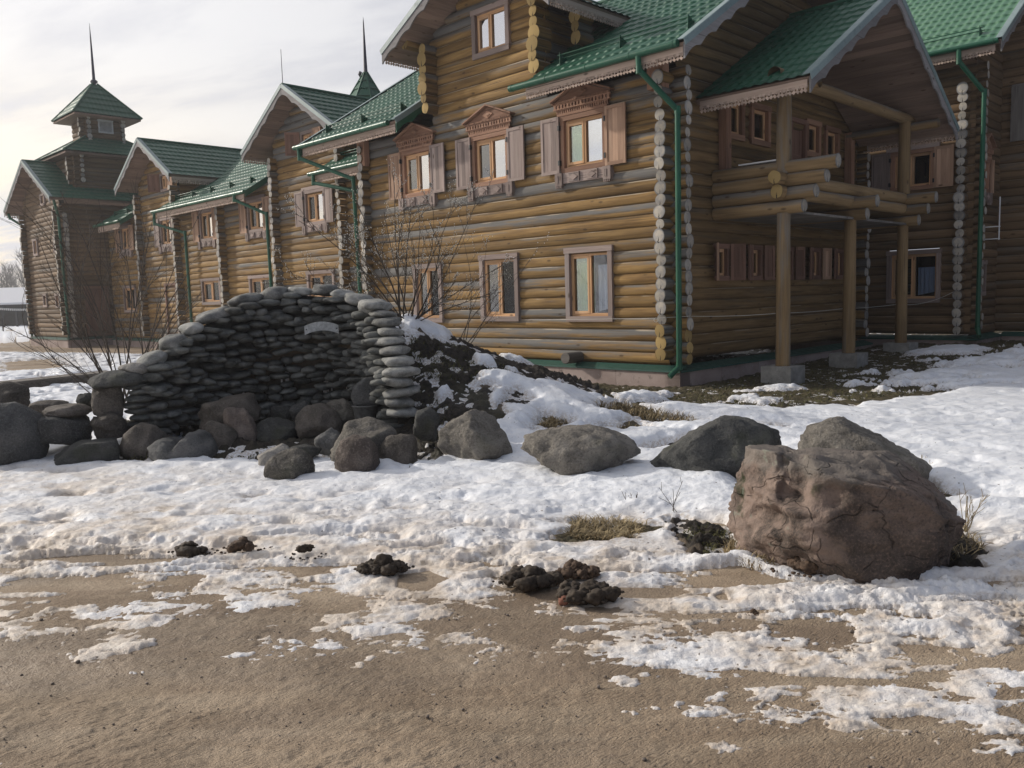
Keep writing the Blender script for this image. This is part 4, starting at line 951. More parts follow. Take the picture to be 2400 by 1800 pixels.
# ================================================================= far tower house
def pyramid(h, cx, cy, h0, z0, h1, z1, mat, name='roof', seg=3):
    T = MB()
    for k in range(4):
        c, s = math.cos(k * PI / 2), math.sin(k * PI / 2); R3 = np.array([[c, s, 0], [-s, c, 0], [0, 0, 1]])
        o = np.array([-h0, -h0, z0]) @ R3 + np.array([cx, cy, 0]); es = np.array([1., 0, 0]) @ R3; L = math.hypot(h0 - h1, z1 - z0)
        et = (np.array([0, h0 - h1, z1 - z0]) / L) @ R3; q = (h0 - h1) / L
        tiles(T, o, es, et, 2 * h0, L, seg, keep=lambda s_, t_, q=q: (s_ > t_ * q - .03) & (s_ < 2 * h0 - t_ * q + .03))
        a = np.array([-h0, -h0, z0 + .03]) @ R3 + np.array([cx, cy, 0]); b = np.array([-h1, -h1, z1 + .03]) @ R3 + np.array([cx, cy, 0]); tube(T, [a, b], .05, 6)
    return h.part(name, T, M[mat])
h = House('tower_house', 'farthest log house, with a square louvred tower and spire on its roof', 'house', -32.5, 3.)
W_, S_, C_ = MB(), MB(), MB()
fw = [(-33.5, 4.37, .62, .74), (-30.75, 4.34, .60, .72), (-32.8, 2.02, .52, .60), (-31.15, 1.98, .52, .62), (-32.0, 6.3, .56, .5)]
wall(W_, FA(0, 0), -34.95, -30.05, .42, 7.7, [(x - w / 2 + .05, x + w / 2 - .05, z - t / 2, z + t / 2) for x, z, w, t in fw], gablef(-32.5, 3.2, 6.1, .57, .12), step=.8)
wall(W_, FB(-30.05, 0), .1, 7, .42, 6.0, [(.75, 1.6, .5, 2.6)], step=.8)
for x in (-34.8, -30.2): chain(h, 'log_wood_brown', x, .12, 'y', 1, .42, 5.9, .34, .5, 0, .10)
chain(h, 'log_wood_brown', -30.2, .14, 'x', 1, .42, 5.5, .36, 0, 0, .115)
TX, TY = -31.95, 2.45
wall(W_, FA(0, TY - .80), TX - .87, TX + .87, 8.55, 10.0, step=.8); wall(W_, FB(TX + .80, 0), TY - .87, TY + .87, 8.55, 10.0, step=.8)
wall(W_, FA(0, TY - 1.7), TX - 1.75, TX + 1.75, 6.6, 8.1, step=.8); wall(W_, FB(TX + 1.62, 0), TY - 1.75, TY + 1.75, 6.6, 8.1, step=.8)
for q in ((.87, 8.6, 9.85), (1.7, 6.8, 8.0)):
    chain(h, 'log_wood_brown', TX + q[0] * .82, TY - q[0], 'y', 1, q[1], q[2], .16, 0, 0, .1); chain(h, 'log_wood_brown', TX + q[0], TY - q[0] * .82, 'x', 1, q[1], q[2], .16, .5, 0, .1); chain(h, 'log_wood_brown', TX + q[0], TY + q[0] * .82, 'x', 1, q[1], q[2], .16, .5, 0, .1)
part_pieces(h, W_, S_, C_, 'log_wood_brown')
plinth(h, [((-35.05, -.12), (-29.95, -.12), (0, -1)), ((-29.9, -.1), (-29.9, 2), (1, 0))], -.3, .34)
for x, z, w, t in fw: window_plain(h, FA(0, 0), x, z, w, t, 'casing_wood', leaf=1, split=.5, glass=('glass_clear', 'glass_sky'), curtain=None)
mb = MB(); f = FB(-30.05, 1.2, 1.5); box(mb, f, (-.5, -1.1, -.3), (.5, 1.15, -.2)); casing(mb, f, 1.0, 2.1, .09); leaf(mb, f.sh(-.42, -1.0, -.09), .84, 1.95, 2); h.part('door', mb, M['door_wood'])
gable_roof(h, 'y', -32.5, 3.2, .57, 6.1, -.55, 7.5, seg=3)
mb = MB(); lace(mb, Fr((-35.66, -.5, 6.05), (0, 1, 0), (0, 0, 1), (-1, 0, 0)), 1.6, 1.6); h.part('eaves_lace', mb, M['lace_wood'])
pyramid(h, TX, TY, 2.15, 8.12, .80, 8.98, 'roof_green'); pyramid(h, TX, TY, 1.42, 9.88, .10, 11.42, 'roof_green')
mb = MB(); box(mb, WORLDF, (TX - 2.1, TY - 2.1, 8.02), (TX + 2.1, TY + 2.1, 8.10)); box(mb, WORLDF, (TX - 1.38, TY - 1.38, 9.80), (TX + 1.38, TY + 1.38, 9.86)); h.part('soffit', mb, M['soffit_wood'])
mb = MB(); f = FB(TX + .80, TY + .05, 9.5); casing(mb, f, .62, .56, .05, -.1, .05)
for i in range(9): prism(mb, Fr(f((-.26, -.22 + i * .05, 0)), f.M[1], f.M[2], f.M[0]), [(0, .035), (.035, .0), (.042, .005), (.008, .042)], 0, .52)
h.part('louvre', mb, M['white_paint'])
mb = MB(); tube(mb, [(TX, TY, 11.38), (TX, TY, 11.5), (TX, TY, 13.3), (TX, TY, 14.05)], [.10, .075, .035, .006], 8); tube(mb, [(TX, TY, 11.46), (TX, TY, 11.52), (TX, TY, 11.6), (TX, TY, 11.66)], [.06, .15, .15, .06], 10); h.part('spire', mb, M['spire_metal'])
for pts in ([(-35.5, -.45, 6.0), (-35.5, -.4, 5.8), (-35.0, -.02, 5.4), (-35.0, -.05, .4)], [(-29.35, -.4, 6.0), (-29.75, -.15, 5.4), (-29.8, -.1, .4)]):
    mb = MB(); pipe(mb, pts, .055); h.part('drainpipe', mb, M['trim_green'])
# ================================================================= right wing
h = House('rear_log_house', 'shaded brown log house behind the balcony, under a pale bright green roof', 'house', 3., 12.)
W_, S_, C_ = MB(), MB(), MB()
rg = (.545, 1.80, 1.22, 1.24); ru = (.475, 4.27, .98, .92); r2 = [(9.75, 4.05, .5, .75), (9.72, 1.72, .52, .82)]
wall(W_, FA(0, 9.0), -3.5, 1.80, .42, 6.5, [(x - w / 2 + .05, x + w / 2 - .05, z - t / 2, z + t / 2) for x, z, w, t in (rg, ru)], phase=.3)
wall(W_, FB(1.79, 0), 9.0, 11.1, .42, 6.9, [(y - w / 2 + .05, y + w / 2 - .05, z - t / 2, z + t / 2) for y, z, w, t in r2])
wall(W_, FA(0, 10.95), 1.7, 9., .42, 8.4, [(2.55, 3.6, .4, 2.15), (2.0, 4.3, 4.9, 6.0)], phase=.2, step=.6)
chain(h, 'log_wood_brown', 1.58, 9.12, 'y', 1, .45, 5.95, .36, 0, 0, .114); chain(h, 'log_wood_brown', 1.62, 9.14, 'x', 1, .45, 6.4, .36, .5, 0, .095)
part_pieces(h, W_, S_, C_, 'log_wood_brown')
plinth(h, [((-3.5, 8.85), (2.0, 8.85), (0, -1)), ((1.98, 8.85), (1.98, 10.75), (1, 0)), ((1.98, 10.75), (9., 10.75), (0, -1))], -.3, .34)
window_plain(h, FA(0, 9.0), *rg, curtain=('curtain_blue', .70, .48))
window_shutter(h, FA(0, 9.0), *ru, .42, False, False, 1, cm='carved_wood', sm=('casing_wood', 'shutter_wood'), kw=dict(glass=('glass_clear', 'glass_clear'), curtain=None))
window_shutter(h, FB(1.79, 0), *r2[0], .2, True, True, 0, kw=dict(leaf=1, split=.5, curtain=None)); window_plain(h, FB(1.79, 0), *r2[1], leaf=1, split=.9, curtain=('curtain_white', .95, 0))
mb = MB(); f = FA(3.1, 10.95, 1.25); casing(mb, f, 1.3, 1.85, .1); leaf(mb, f.sh(-.62, -.85, .06), .5, 1.6, 1); h.part('doorway', mb, M['door_wood'])
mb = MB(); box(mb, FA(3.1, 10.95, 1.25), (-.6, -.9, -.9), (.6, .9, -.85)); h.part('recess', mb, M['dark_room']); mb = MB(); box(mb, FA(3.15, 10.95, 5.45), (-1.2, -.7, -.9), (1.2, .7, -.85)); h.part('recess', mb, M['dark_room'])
mb = MB(); f = FA(2.0, 10.95, 4.9); box(mb, f, (0, 0, -.1), (.35, 1.25, .08), 1); box(mb, f, (0, 1.1, -.1), (2.3, 1.3, .06), 0); h.part('balcony_surround', mb, M['old_wood'])
for a, b in ((.45, .9), (1.1, 1.55)):
    mb = MB(); s = np.linspace(a, b, 24); nn = .03 + .03 * np.sin(s * 40); rws = np.linspace(0, 1.1, 6)
    v = np.array([[(si + .12 * (1 - r) * (si - a), .02 + r, ni) for si, ni in zip(s, nn)] for r in rws]).reshape(-1, 3); i = (np.arange(5)[:, None] * 24 + np.arange(23)[None]).ravel()
    mb.add(f(v), np.stack([i, i + 1, i + 25, i + 24], -1), smooth=True); h.part('drape', mb, M['barge_wood'])
gable_roof(h, 'x', 13.0, 4.6, .66, 6.68, -6, 2.42, 'roof_green_light', front=False, back=True, seg=5)
mb = MB(); lace(mb, FA(-1.5, 8.43, 6.6), 3.8); h.part('eaves_lace', mb, M['lace_wood'])
mb = MB(); gutter(mb, (-2.5, 8.33, 6.65), (2.38, 8.33, 6.65)); pipe(mb, [(1.62, 8.33, 6.62), (1.62, 8.35, 6.38), (1.98, 8.9, 5.75), (1.98, 8.9, .6), (2.06, 8.75, .42)], .05); h.part('gutter', mb, M['trim_green'])
mb = MB(); e2 = np.array([0, 1 / math.sqrt(1 + .66 ** 2), .66 / math.sqrt(1 + .66 ** 2)]); guard(mb, (-3, 8.4, 6.68), (1, 0, 0), e2, 1, 5, .5, 1.6); h.part('snow_guard', mb, M['trim_green'])
mb = MB(); box(mb, WORLDF, (1.7, 12., 6.5), (8.9, 17, 6.6)); box(mb, WORLDF, (1.7, 10.9, 8.4), (9., 17, 8.5)); h.part('upper_floor', mb, M['soffit_wood'])
# ================================================================= tent roof behind the middle gable
ap = at(857, 172, 27.); ap_h = to_house(ap[0], ap[1])
h = House('tent_roof_tower', 'slim turret with green tent roof and dark spike, peeking over the middle roof ridge', 'tower', ap_h[0], ap_h[1])
z1 = ap[2]; T = MB(); n8 = 8
a8 = np.arange(8) * PI / 4 + PI / 8; low = np.c_[np.cos(a8) * 1.25 + ap_h[0], np.sin(a8) * 1.25 + ap_h[1], np.full(8, z1 - 1.9)]; mid = np.c_[np.cos(a8) * .06 + ap_h[0], np.sin(a8) * .06 + ap_h[1], np.full(8, z1)]
for k in range(8):
    for i in range(7):
        a, b = i / 7, (i + 1) / 7; j = (k + 1) % 8
        q = lambda p, t, o: low[p] * (1 - t) + mid[p] * t + np.array([(low[p][0] - ap_h[0]) * o, (low[p][1] - ap_h[1]) * o, 0])
        T.add([q(k, a, .03), q(j, a, .03), q(j, b, 0), q(k, b, 0)], np.array([0, 1, 2, 3]))
    tube(T, [low[k] + [0, 0, .02], mid[k] + [0, 0, .02]], .035, 5)
h.part('roof', T, M['roof_green'])
mb = MB(); tube(mb, [(*ap_h, z1 - .1), (*ap_h, z1 + .1), (*ap_h, z1 + 1.55), (*ap_h, z1 + 1.75)], [.09, .065, .02, .004], 8)
tube(mb, [(ap_h[0] - .12, ap_h[1], z1 - .14), (ap_h[0] - .3, ap_h[1], z1 - .1), (ap_h[0] - .34, ap_h[1], z1 + .02), (ap_h[0] - .27, ap_h[1], z1 + .10)], [.03, .045, .05, .055], 8); h.part('spire', mb, M['spire_metal'])
mb = MB(); tube(mb, [(*ap_h, 0), (*ap_h, z1 - 1.92)], 1.0, 8, smooth=False); h.part('wall', mb, M['log_wood_brown'])
# ------------------------------------------------------------------ rocks
def ico(sub):
    bm = bmesh.new(); bmesh.ops.create_icosphere(bm, subdivisions=sub, radius=1.)
    v = np.array([q.co[:] for q in bm.verts]); f = np.array([[q.index for q in p.verts] for p in bm.faces]); bm.free(); return v, f
ICO = {k: ico(k) for k in (2, 3, 4, 5, 6)}
def rockv(sub, size, seed, cuts=5, cutd=(.62, .9), amp=.16, fine=.05, flat=None, box_=0., ridge=0.):
    v, f = ICO[sub]; v = v.copy(); g = np.random.default_rng(seed)
    if box_: 
        m = np.max(np.abs(v), 1)[:, None]; q = min(.92, box_ * 1.5); v = v * (1 - q) + v / m * q * .86
    for _ in range(cuts):
        d = g.normal(size=3); d /= np.linalg.norm(d); c = g.uniform(*cutd); k = np.maximum(0, v @ d - c); v = v - d * (k * .9)[:, None]
    for d, c in (flat or []):
        d = np.array(d, float); d /= np.linalg.norm(d); k = np.maximum(0, v @ d - c); v = v - d * (k * .95)[:, None]
    o = g.uniform(0, 50, 3); nrm = v / (np.linalg.norm(v, axis=1)[:, None] + 1e-9)
    n = amp * fbm(v[:, 0] * 1.3 + o[0], v[:, 1] * 1.3 + o[1], v[:, 2] * 1.3 + o[2], 3, seed) + fine * fbm(v[:, 0] * 6 + o[0], v[:, 1] * 6 + o[1], v[:, 2] * 6 + o[2], 4, seed + 3)
    if ridge:
        q = np.abs(fbm(v[:, 0] * 2.2 + o[1], v[:, 1] * 2.2 + o[2], v[:, 2] * 2.2 + o[0], 4, seed + 7)); n = n - ridge * np.maximum(0, .16 - q) / .16
    return (v + nrm * n[:, None]) * np.asarray(size), f
def rotm(rx, ry, rz): return np.array(Matrix.Rotation(rz, 3, 'Z') @ Matrix.Rotation(ry, 3, 'Y') @ Matrix.Rotation(rx, 3, 'X'))
def boulder(label, bb, d, mat, seed, rz=0., tilt=0., dep=.9, sub=4, name='boulder', cat='boulder', group=None, sink=.12, **kw):
    """bb: box in the photo (x0,y0,x1,y1) at depth d: gives the centre and the real width and height"""
    cx, cy = (bb[0] + bb[2]) / 2, (bb[1] + bb[3]) / 2
    w, hgt = (bb[2] - bb[0]) * d / FOC, (bb[3] - bb[1]) * d / FOC
    c = at(cx, cy, d); hs = hgt / 2 * (1 + sink); c[2] -= hgt * sink / 2
    v, f = rockv(sub, (w / 2 * 1.04, w / 2 * dep, hs * 1.04), seed, **kw)
    az = math.atan2(-c[0], c[1])
    v = v @ rotm(0, tilt, 0).T @ rotm(0, 0, rz).T @ rotm(0, 0, az).T
    mb = MB(); mb.add(v, f, None, (np.random.default_rng(seed).random(), 0, 0), True)
    o = link(name, mb.mesh(name, M[mat])); o.location = c
    return tag(o, label, cat, group)
BG = 'boulders piled at the foot of the stone niche'
RB = [
 ('huge rounded grey boulder cut off by the picture edge, biggest of the piled stones', (-70, 952, 98, 1112), 8.75, 'boulder_grey', 1, dict(amp=.1)),
 ('brown rounded boulder peeking out above and behind the huge grey one', (-60, 898, 68, 972), 9.6, 'boulder_brown', 2, {}),
 ('squared smooth grey block resting on the wide dark block beside the huge grey boulder', (90, 968, 212, 1042), 9.0, 'boulder_grey', 3, dict(box_=.55, amp=.07)),
 ('thin flat brown slab lying on top of the squared grey block', (98, 945, 208, 978), 9.1, 'boulder_brown', 4, dict(amp=.1)),
 ('flat tan stone half under snow, between the thin brown slab and the boardwalk', (72, 938, 156, 972), 9.5, 'boulder_brown', 5, {}),
 ('wide dark squared block at the bottom of its pile, beside the huge grey boulder', (130, 1028, 278, 1104), 8.75, 'boulder_dark', 6, dict(box_=.6, amp=.06)),
 ('upright brown cube-like block under the long dark slab beside the niche', (216, 902, 288, 976), 9.15, 'boulder_brown', 7, dict(box_=.5, amp=.07)),
 ('broken brown stone with a pale top edge, below the cube-like block', (216, 970, 294, 1026), 9.05, 'boulder_brown', 8, dict(box_=.3, cuts=8)),
 ('long dark pointed slab lying on the cube-like block', (214, 868, 342, 910), 9.2, 'boulder_dark', 9, dict(amp=.08, tilt=-.08)),
 ('pale grey oval stone on top of the long dark pointed slab', (280, 850, 346, 880), 9.25, 'boulder_light', 10, dict(amp=.08, cuts=2)),
 ('small dark wedge stone between the thin brown slab and the cube-like block', (180, 922, 226, 960), 9.4, 'boulder_dark', 12, {}),
 ('big brown rounded boulder standing between the wide dark block and the heart-shaped one', (290, 986, 414, 1088), 8.95, 'boulder_brown', 13, dict(amp=.12)),
 ('heart-shaped blue-grey boulder in front of the niche', (356, 1004, 506, 1096), 8.7, 'boulder_grey', 14, dict(amp=.1, heart=1)),
 ('rusty brown rounded boulder leaning on the heart-shaped one', (464, 992, 556, 1068), 9.0, 'boulder_brown', 15, {}),
 ('long brown slab lying flat across the middle of the niche', (464, 928, 612, 1000), 9.4, 'boulder_brown', 16, dict(box_=.45, amp=.08, tilt=-.12)),
 ('reddish upright wedge stone under the end of the long slab', (524, 950, 604, 1050), 9.15, 'boulder_pink', 17, dict(box_=.35, cuts=8)),
 ('broad dark grey boulder between the reddish wedge and the large brown rounded one', (600, 974, 706, 1044), 9.3, 'boulder_dark', 18, dict(amp=.1)),
 ('small dark round stone against the cobbles, above the broad dark grey boulder', (632, 950, 684, 990), 9.75, 'boulder_dark', 19, {}),
 ('small grey round stone at the back of the niche, beside the large brown boulder', (682, 944, 728, 990), 9.7, 'boulder_grey', 20, {}),
 ('large brown rounded boulder inside the niche, in front of the small grey round stone', (698, 948, 800, 1038), 9.3, 'boulder_brown', 21, dict(amp=.12)),
 ('brown angular boulder touching the tin bucket', (758, 938, 838, 1000), 9.5, 'boulder_olive', 22, {}),
 ('flat round pale disc-like stone leaning on the wall above the tin bucket', (824, 888, 904, 956), 9.35, 'boulder_grey', 23, dict(dep=.45, amp=.07, cuts=2)),
 ('large slanted boulder arching over the pinkish egg-shaped one', (768, 978, 926, 1100), 8.25, 'boulder_olive', 24, dict(tilt=-.35, cuts=8)),
 ('pinkish brown egg-shaped boulder in the snow, under the large slanted one', (786, 1020, 894, 1130), 7.75, 'boulder_pink', 25, dict(amp=.08)),
 ('brown round boulder between the pinkish egg-shaped one and the rugged olive one', (888, 1016, 990, 1112), 8.05, 'boulder_brown', 26, dict(amp=.08)),
 ('dark grey boulder half in the black soil at the free end of the cobble wall', (962, 956, 1036, 1024), 8.5, 'boulder_dark', 27, {}),
 ('small tan boulder standing out in front of the niche, on the snow edge', (600, 1040, 686, 1104), 8.2, 'boulder_light', 28, dict(amp=.08, tilt=-.25)),
 ('long grey tilted boulder furthest out on the snow, in front of the tan one', (618, 1056, 734, 1142), 7.6, 'boulder_olive', 29, dict(tilt=-.42, amp=.07)),
 ('flat dark stone lying behind the long grey tilted boulder', (672, 1042, 748, 1070), 8.3, 'boulder_dark', 30, {}),
 ('mid grey boulder between the flat dark stone and the slanted boulder', (740, 1002, 816, 1062), 8.55, 'boulder_grey', 31, {}),
]
for lab, bb, d, mt, sd_, kw in RB:
    kw = dict(kw); heart = kw.pop('heart', 0)
    if heart: kw['flat'] = [((.15, 0, .9), .62)]
    o = boulder(lab, bb, d, mt, sd_, group=BG, **kw)
    if heart:
        me = o.data; v = np.empty(len(me.vertices) * 3); me.vertices.foreach_get('co', v); v = v.reshape(-1, 3)
        xw = v[:, 0] / np.abs(v[:, 0]).max(); zt = np.clip(v[:, 2] / v[:, 2].max(), 0, 1)
        v[:, 2] += zt * (-.16 * np.exp(-((xw + .12) / .16) ** 2) + .10 * np.exp(-((xw - .42) / .3) ** 2) - .05 * (xw < -.3)); me.vertices.foreach_set('co', v.ravel()); me.update()
# the five big boulders on the snow
boulder('rugged olive boulder on the soil slope, nearest to the niche of the five big ones', (1032, 966, 1198, 1108), 8.05, 'boulder_olive', 40, amp=.14, sub=5, fine=.045, cuts=7, group='big boulders in a row on the snow')
boulder('broad low grey boulder sunk in the snowbank between the rugged and the smooth ones', (1218, 1000, 1508, 1130), 7.4, 'boulder_olive', 41, amp=.09, sub=5, fine=.06, cuts=6, tilt=.10, dep=.7, group='big boulders in a row on the snow', flat=[((-.9, -.2, -.7), .62), ((.8, 0, -.75), .50)])
boulder('dark smooth boulder with one long sloping shoulder, next to the largest cracked boulder', (1522, 976, 1842, 1132), 7.2, 'boulder_dark', 42, amp=.05, sub=5, fine=.05, cuts=2, dep=.7, group='big boulders in a row on the snow', flat=[((-.78, 0, .62), .56), ((.9, -.2, .1), .80)])
boulder('pale olive-grey humped boulder directly behind the largest cracked boulder', (1846, 978, 2158, 1170), 6.7, 'boulder_olive', 43, amp=.05, sub=5, fine=.06, cuts=2, dep=.7, group='big boulders in a row on the snow', flat=[((.62, 0, .78), .60), ((-.95, 0, .2), .80)])
def red_boulder():
    v, f = rockv(6, (1, 1, 1), 77, cuts=0, box_=.38, amp=.05, fine=.045, flat=[((-.86, -.5, .12), .70), ((-.25, -.95, .16), .80), ((.35, -.85, .10), .80), ((.66, -.05, .60), .66), ((.30, -.25, .9), .72), ((.05, .1, 1), .74), ((-.55, -.75, -.45), .80), ((.9, -.3, -.1), .86)], ridge=.03)
    fr_ = np.clip(-v[:, 1] * 2.2, 0, 1)                                   # front side only
    e = lambda t, w: 1 / (1 + np.exp(-np.clip(t / w, -30, 30)))
    X_, Z_ = v[:, 0], v[:, 2]
    wob = .05 * fbm(v[:, 0] * 3, v[:, 1] * 3, v[:, 2] * 3, 3, 5)
    low = e(.18 - .16 * X_ + wob - Z_, .018) * e(-.02 - X_ + wob, .05); v[:, 1] -= low * .13 * fr_            # lower left half stands proud: a ledge under the broken face
    nt = e(X_ + .47 + wob, .02) * e(-.27 - X_ + wob, .02) * e(Z_ - .22, .03); v[:, 1] += nt * .24 * fr_; v[:, 2] -= nt * .05      # notch
    hol = np.exp(-(((X_ + .56) / .15) ** 2 + ((Z_ + .03) / .15) ** 2)); v[:, 1] += hol * .24 * fr_; v[:, 0] += hol * .06
    fac = e(X_ - .02 + .25 * Z_ + wob, .03) * e(.50 - Z_ + wob, .05); v[:, 1] += fac * .07 * fr_              # flat darker face on the right
    bb, d = (1712, 1052, 2228, 1318), 4.9
    w, hh = (bb[2] - bb[0]) * d / FOC, (bb[3] - bb[1]) * d / FOC
    lo, hi = v.min(0), v.max(0); v = (v - (lo + hi) / 2) / (hi - lo) * np.array([w * 1.02, w * .78, hh * 1.12])
    v[:, 2] -= .035 * np.clip((v[:, 0] / w * 2), 0, 1) ** 2 * (v[:, 2] > 0)
    c = at((bb[0] + bb[2]) / 2, (bb[1] + bb[3]) / 2, d); c[2] -= hh * .05; az = math.atan2(-c[0], c[1])
    mb = MB(); mb.add(v @ rotm(0, 0, az).T, f, None, (.6, 0, 0), True); o = link('boulder', mb.mesh('boulder', M['boulder_red'])); o.location = c
    tag(o, 'largest boulder of all, cracked reddish brown granite with dark moss and a broken face', 'boulder', 'big boulders in a row on the snow')
red_boulder()
# ------------------------------------------------------------------ niche wall of cobbles
def cobble_wall():
    root = thing('stone_wall', 'curved dry-stone niche of flat grey cobbles with a rising capped top, set into the mound', 'stone wall', (-2.8, 10.2, 0))
    base = np.array([-2.8, 10.2, 0])
    P = NWC; seg = np.linalg.norm(np.diff(P[:, :2], axis=0), axis=1); S = np.concatenate([[0], np.cumsum(seg)]); LT = S[-1]
    T = np.gradient(P[:, :2], S, axis=0); T /= np.linalg.norm(T, axis=1)[:, None]
    Nn = np.stack([T[:, 1], -T[:, 0]], 1)                             # towards the hollow
    if (Nn[len(P) // 2] @ (np.array([-2.7, 9.3]) - P[len(P) // 2, :2])) < 0: Nn = -Nn
    def pos(s):
        return np.array([np.interp(s, S, P[:, k]) for k in range(3)]), np.array([np.interp(s, S, T[:, k]) for k in range(2)]), np.array([np.interp(s, S, Nn[:, k]) for k in range(2)])
    v0, f0 = ICO[3]
    def stone(mb, c, t, n, rx, ry, rz, tilt, seed, pw=.86, amp=.18):
        g = np.random.default_rng(seed); o = g.uniform(0, 40, 3)
        v = np.sign(v0) * np.abs(v0) ** pw
        v = v * (1 + amp * vnoise(v0[:, 0] * 1.6 + o[0], v0[:, 1] * 1.6 + o[1], v0[:, 2] * 1.6 + o[2]))[:, None] * (1 + .3 * amp * vnoise(v0[:, 0] * 5 + o[0], v0[:, 1] * 5, v0[:, 2] * 5 + o[2]))[:, None]
        v = v * np.array([rx, ry, rz]); ct, st = math.cos(tilt), math.sin(tilt)
        v = np.stack([v[:, 0] * ct - v[:, 2] * st, v[:, 1], v[:, 0] * st + v[:, 2] * ct], 1)
        w = c + v[:, :1] * np.array([*t, 0]) + v[:, 1:2] * np.array([*n, 0]) + v[:, 2:] * np.array([0, 0, 1.])
        mb.add(w, f0, None, (g.random(), 0, 0), True)
    F_ = MB(); z = .16; row = 0; sd = 500
    while z < 1.86:
        hh = RG.uniform(.082, .108); s = RG.uniform(-.1, .05)
        while s < LT:
            w = RG.uniform(.14, .29); c, t, n = pos(min(max(s + w / 2, 0), LT)); sd += 1
            wob = .035 * math.sin(s * 2.1 + row * .35) + .03 * math.sin(s * 5.3 + row * 1.9) + RG.uniform(-.02, .02)
            if z + hh * .5 + wob < c[2] - .05:
                stone(F_, np.array([c[0] + n[0] * .05, c[1] + n[1] * .05, z + hh / 2 + wob]), t, n, w * .50, RG.uniform(.12, .21), hh * RG.uniform(.42, .52), RG.uniform(-.16, .16), sd)
            s += w * RG.uniform(.94, 1.0)
        z += hh * .90; row += 1
    o = link('cobble_facing', F_.mesh('cobble_facing', M['cobble_stone'], base), root)
    s = .02; k = 0
    sR = S[len(S) // 2 + int(np.argmax(P[len(P) // 2:, 2] < 1.54))]     # from here the top steps down to the free end
    while s < sR - .1:                                               # capping stones, one by one
        w = RG.uniform(.22, .40); c, t, n = pos(s + w / 2); sd += 1
        c2, _, _ = pos(min(s + w, LT)); c1, _, _ = pos(s); tl = math.atan2(c2[2] - c1[2], w) * .55 + RG.uniform(-.1, .1)
        mb = MB(); stone(mb, np.array([c[0] - n[0] * .04, c[1] - n[1] * .04, c[2] - .015 + RG.uniform(-.015, .02)]), t, n, w * .54, RG.uniform(.15, .21), RG.uniform(.055, .10), tl, sd, .9, .2)
        link('cap_stone', mb.mesh('cap_stone', M['cap_stone'], base), root); s += w * .93; k += 1
    for e, n_, ww, z0 in ((LT, 12, (.15, .20), .34), (0., 9, (.11, .15), .22)):      # stacked end stones
        c, t, n = pos(e); sg = 1 if e else -1; zt = 1.50 if e else c[2] - .06; z = z0; k = 0
        while z < zt:
            if e: c, t, n = pos(np.interp(z + .05, P[::-1, 2], S[::-1]) if False else (LT if z < P[-1, 2] else sR + (LT - sR) * np.clip((1.54 - z) / (1.54 - P[-1, 2]), 0, 1)))
            hh = RG.uniform(.085, .125) if e else RG.uniform(.06, .09); sd += 1; mb = MB()
            stone(mb, np.array([c[0] - n[0] * (.06 - .03 * k / 10) + t[0] * sg * .04 + RG.uniform(-.035, .035), c[1] - n[1] * .05 + t[1] * sg * .04, z + hh / 2]), n, -t, RG.uniform(*ww), .15 if not e else RG.uniform(.15, .20), hh * .52, RG.uniform(-.14, .14), sd, .85, .2); k += 1
            link('end_stone', mb.mesh('end_stone', M['cap_stone' if e else 'cobble_stone'], base), root); z += hh * .95
    mb = MB(); m = len(P)                                             # mortar core behind the facing
    inn = P[:, :2] - Nn * .06; out = P[:, :2] - Nn * .17; tp = P[:, 2] - .07
    v = np.concatenate([np.c_[inn, np.full(m, -.1)], np.c_[inn, tp], np.c_[out, tp - .03], np.c_[out, np.full(m, -.1)]])
    v[m:] += .02 * np.stack([vnoise(v[m:, 0] * 7 + q, v[m:, 1] * 7, v[m:, 2] * 7 + q) for q in (1, 5, 9)], 1)
    i = np.arange(m - 1); fs = [np.stack([i + a * m, i + 1 + a * m, i + 1 + b * m, i + b * m], -1) for a, b in ((0, 1), (1, 2), (2, 3))]
    fs += [np.array([[0, m, 2 * m, 3 * m]]), np.array([[m - 1, 4 * m - 1, 3 * m - 1, 2 * m - 1]])]
    mb.add(v, fs, None, (.5, 0, 0), False); link('mortar_core', mb.mesh('mortar_core', M['mortar'], base), root)
    return pos, LT
WPOS, WLT = cobble_wall()
# arched metal plate fixed to the back of the niche
def plate():
    c = at(754, 773, 9.82); root_az = math.atan2(-c[0], c[1]); n = 18
    mb = MB(); P = []
    for i in range(n + 1):
        u = -1 + 2 * i / n; P.append((u * .195, .045 * (1 - u * u) + .05))
    for i in range(n, -1, -1):
        u = -1 + 2 * i / n; P.append((u * .195, .045 * (1 - u * u) - .052))
    R_ = rotm(0, 0, root_az + .12); f = Fr((0, 0, 0), R_ @ [1, 0, 0], R_ @ [0, 0, 1], R_ @ [0, -1, 0])
    prism(mb, f, P, -.02, .0); 
    o = link('metal_plate', mb.mesh('metal_plate', M['plate_metal'])); o.location = c; tag(o, 'arched pale metal plate fixed high on the cobbles at the back of the niche', 'metal plate')
    b = MB()
    for u in (-.175, .175): tube(b, [f((u, .01, -.02)), f((u, .01, .006))], .008, 8)
    link('bolt', b.mesh('bolt', M['hinge_iron']), o)
plate()
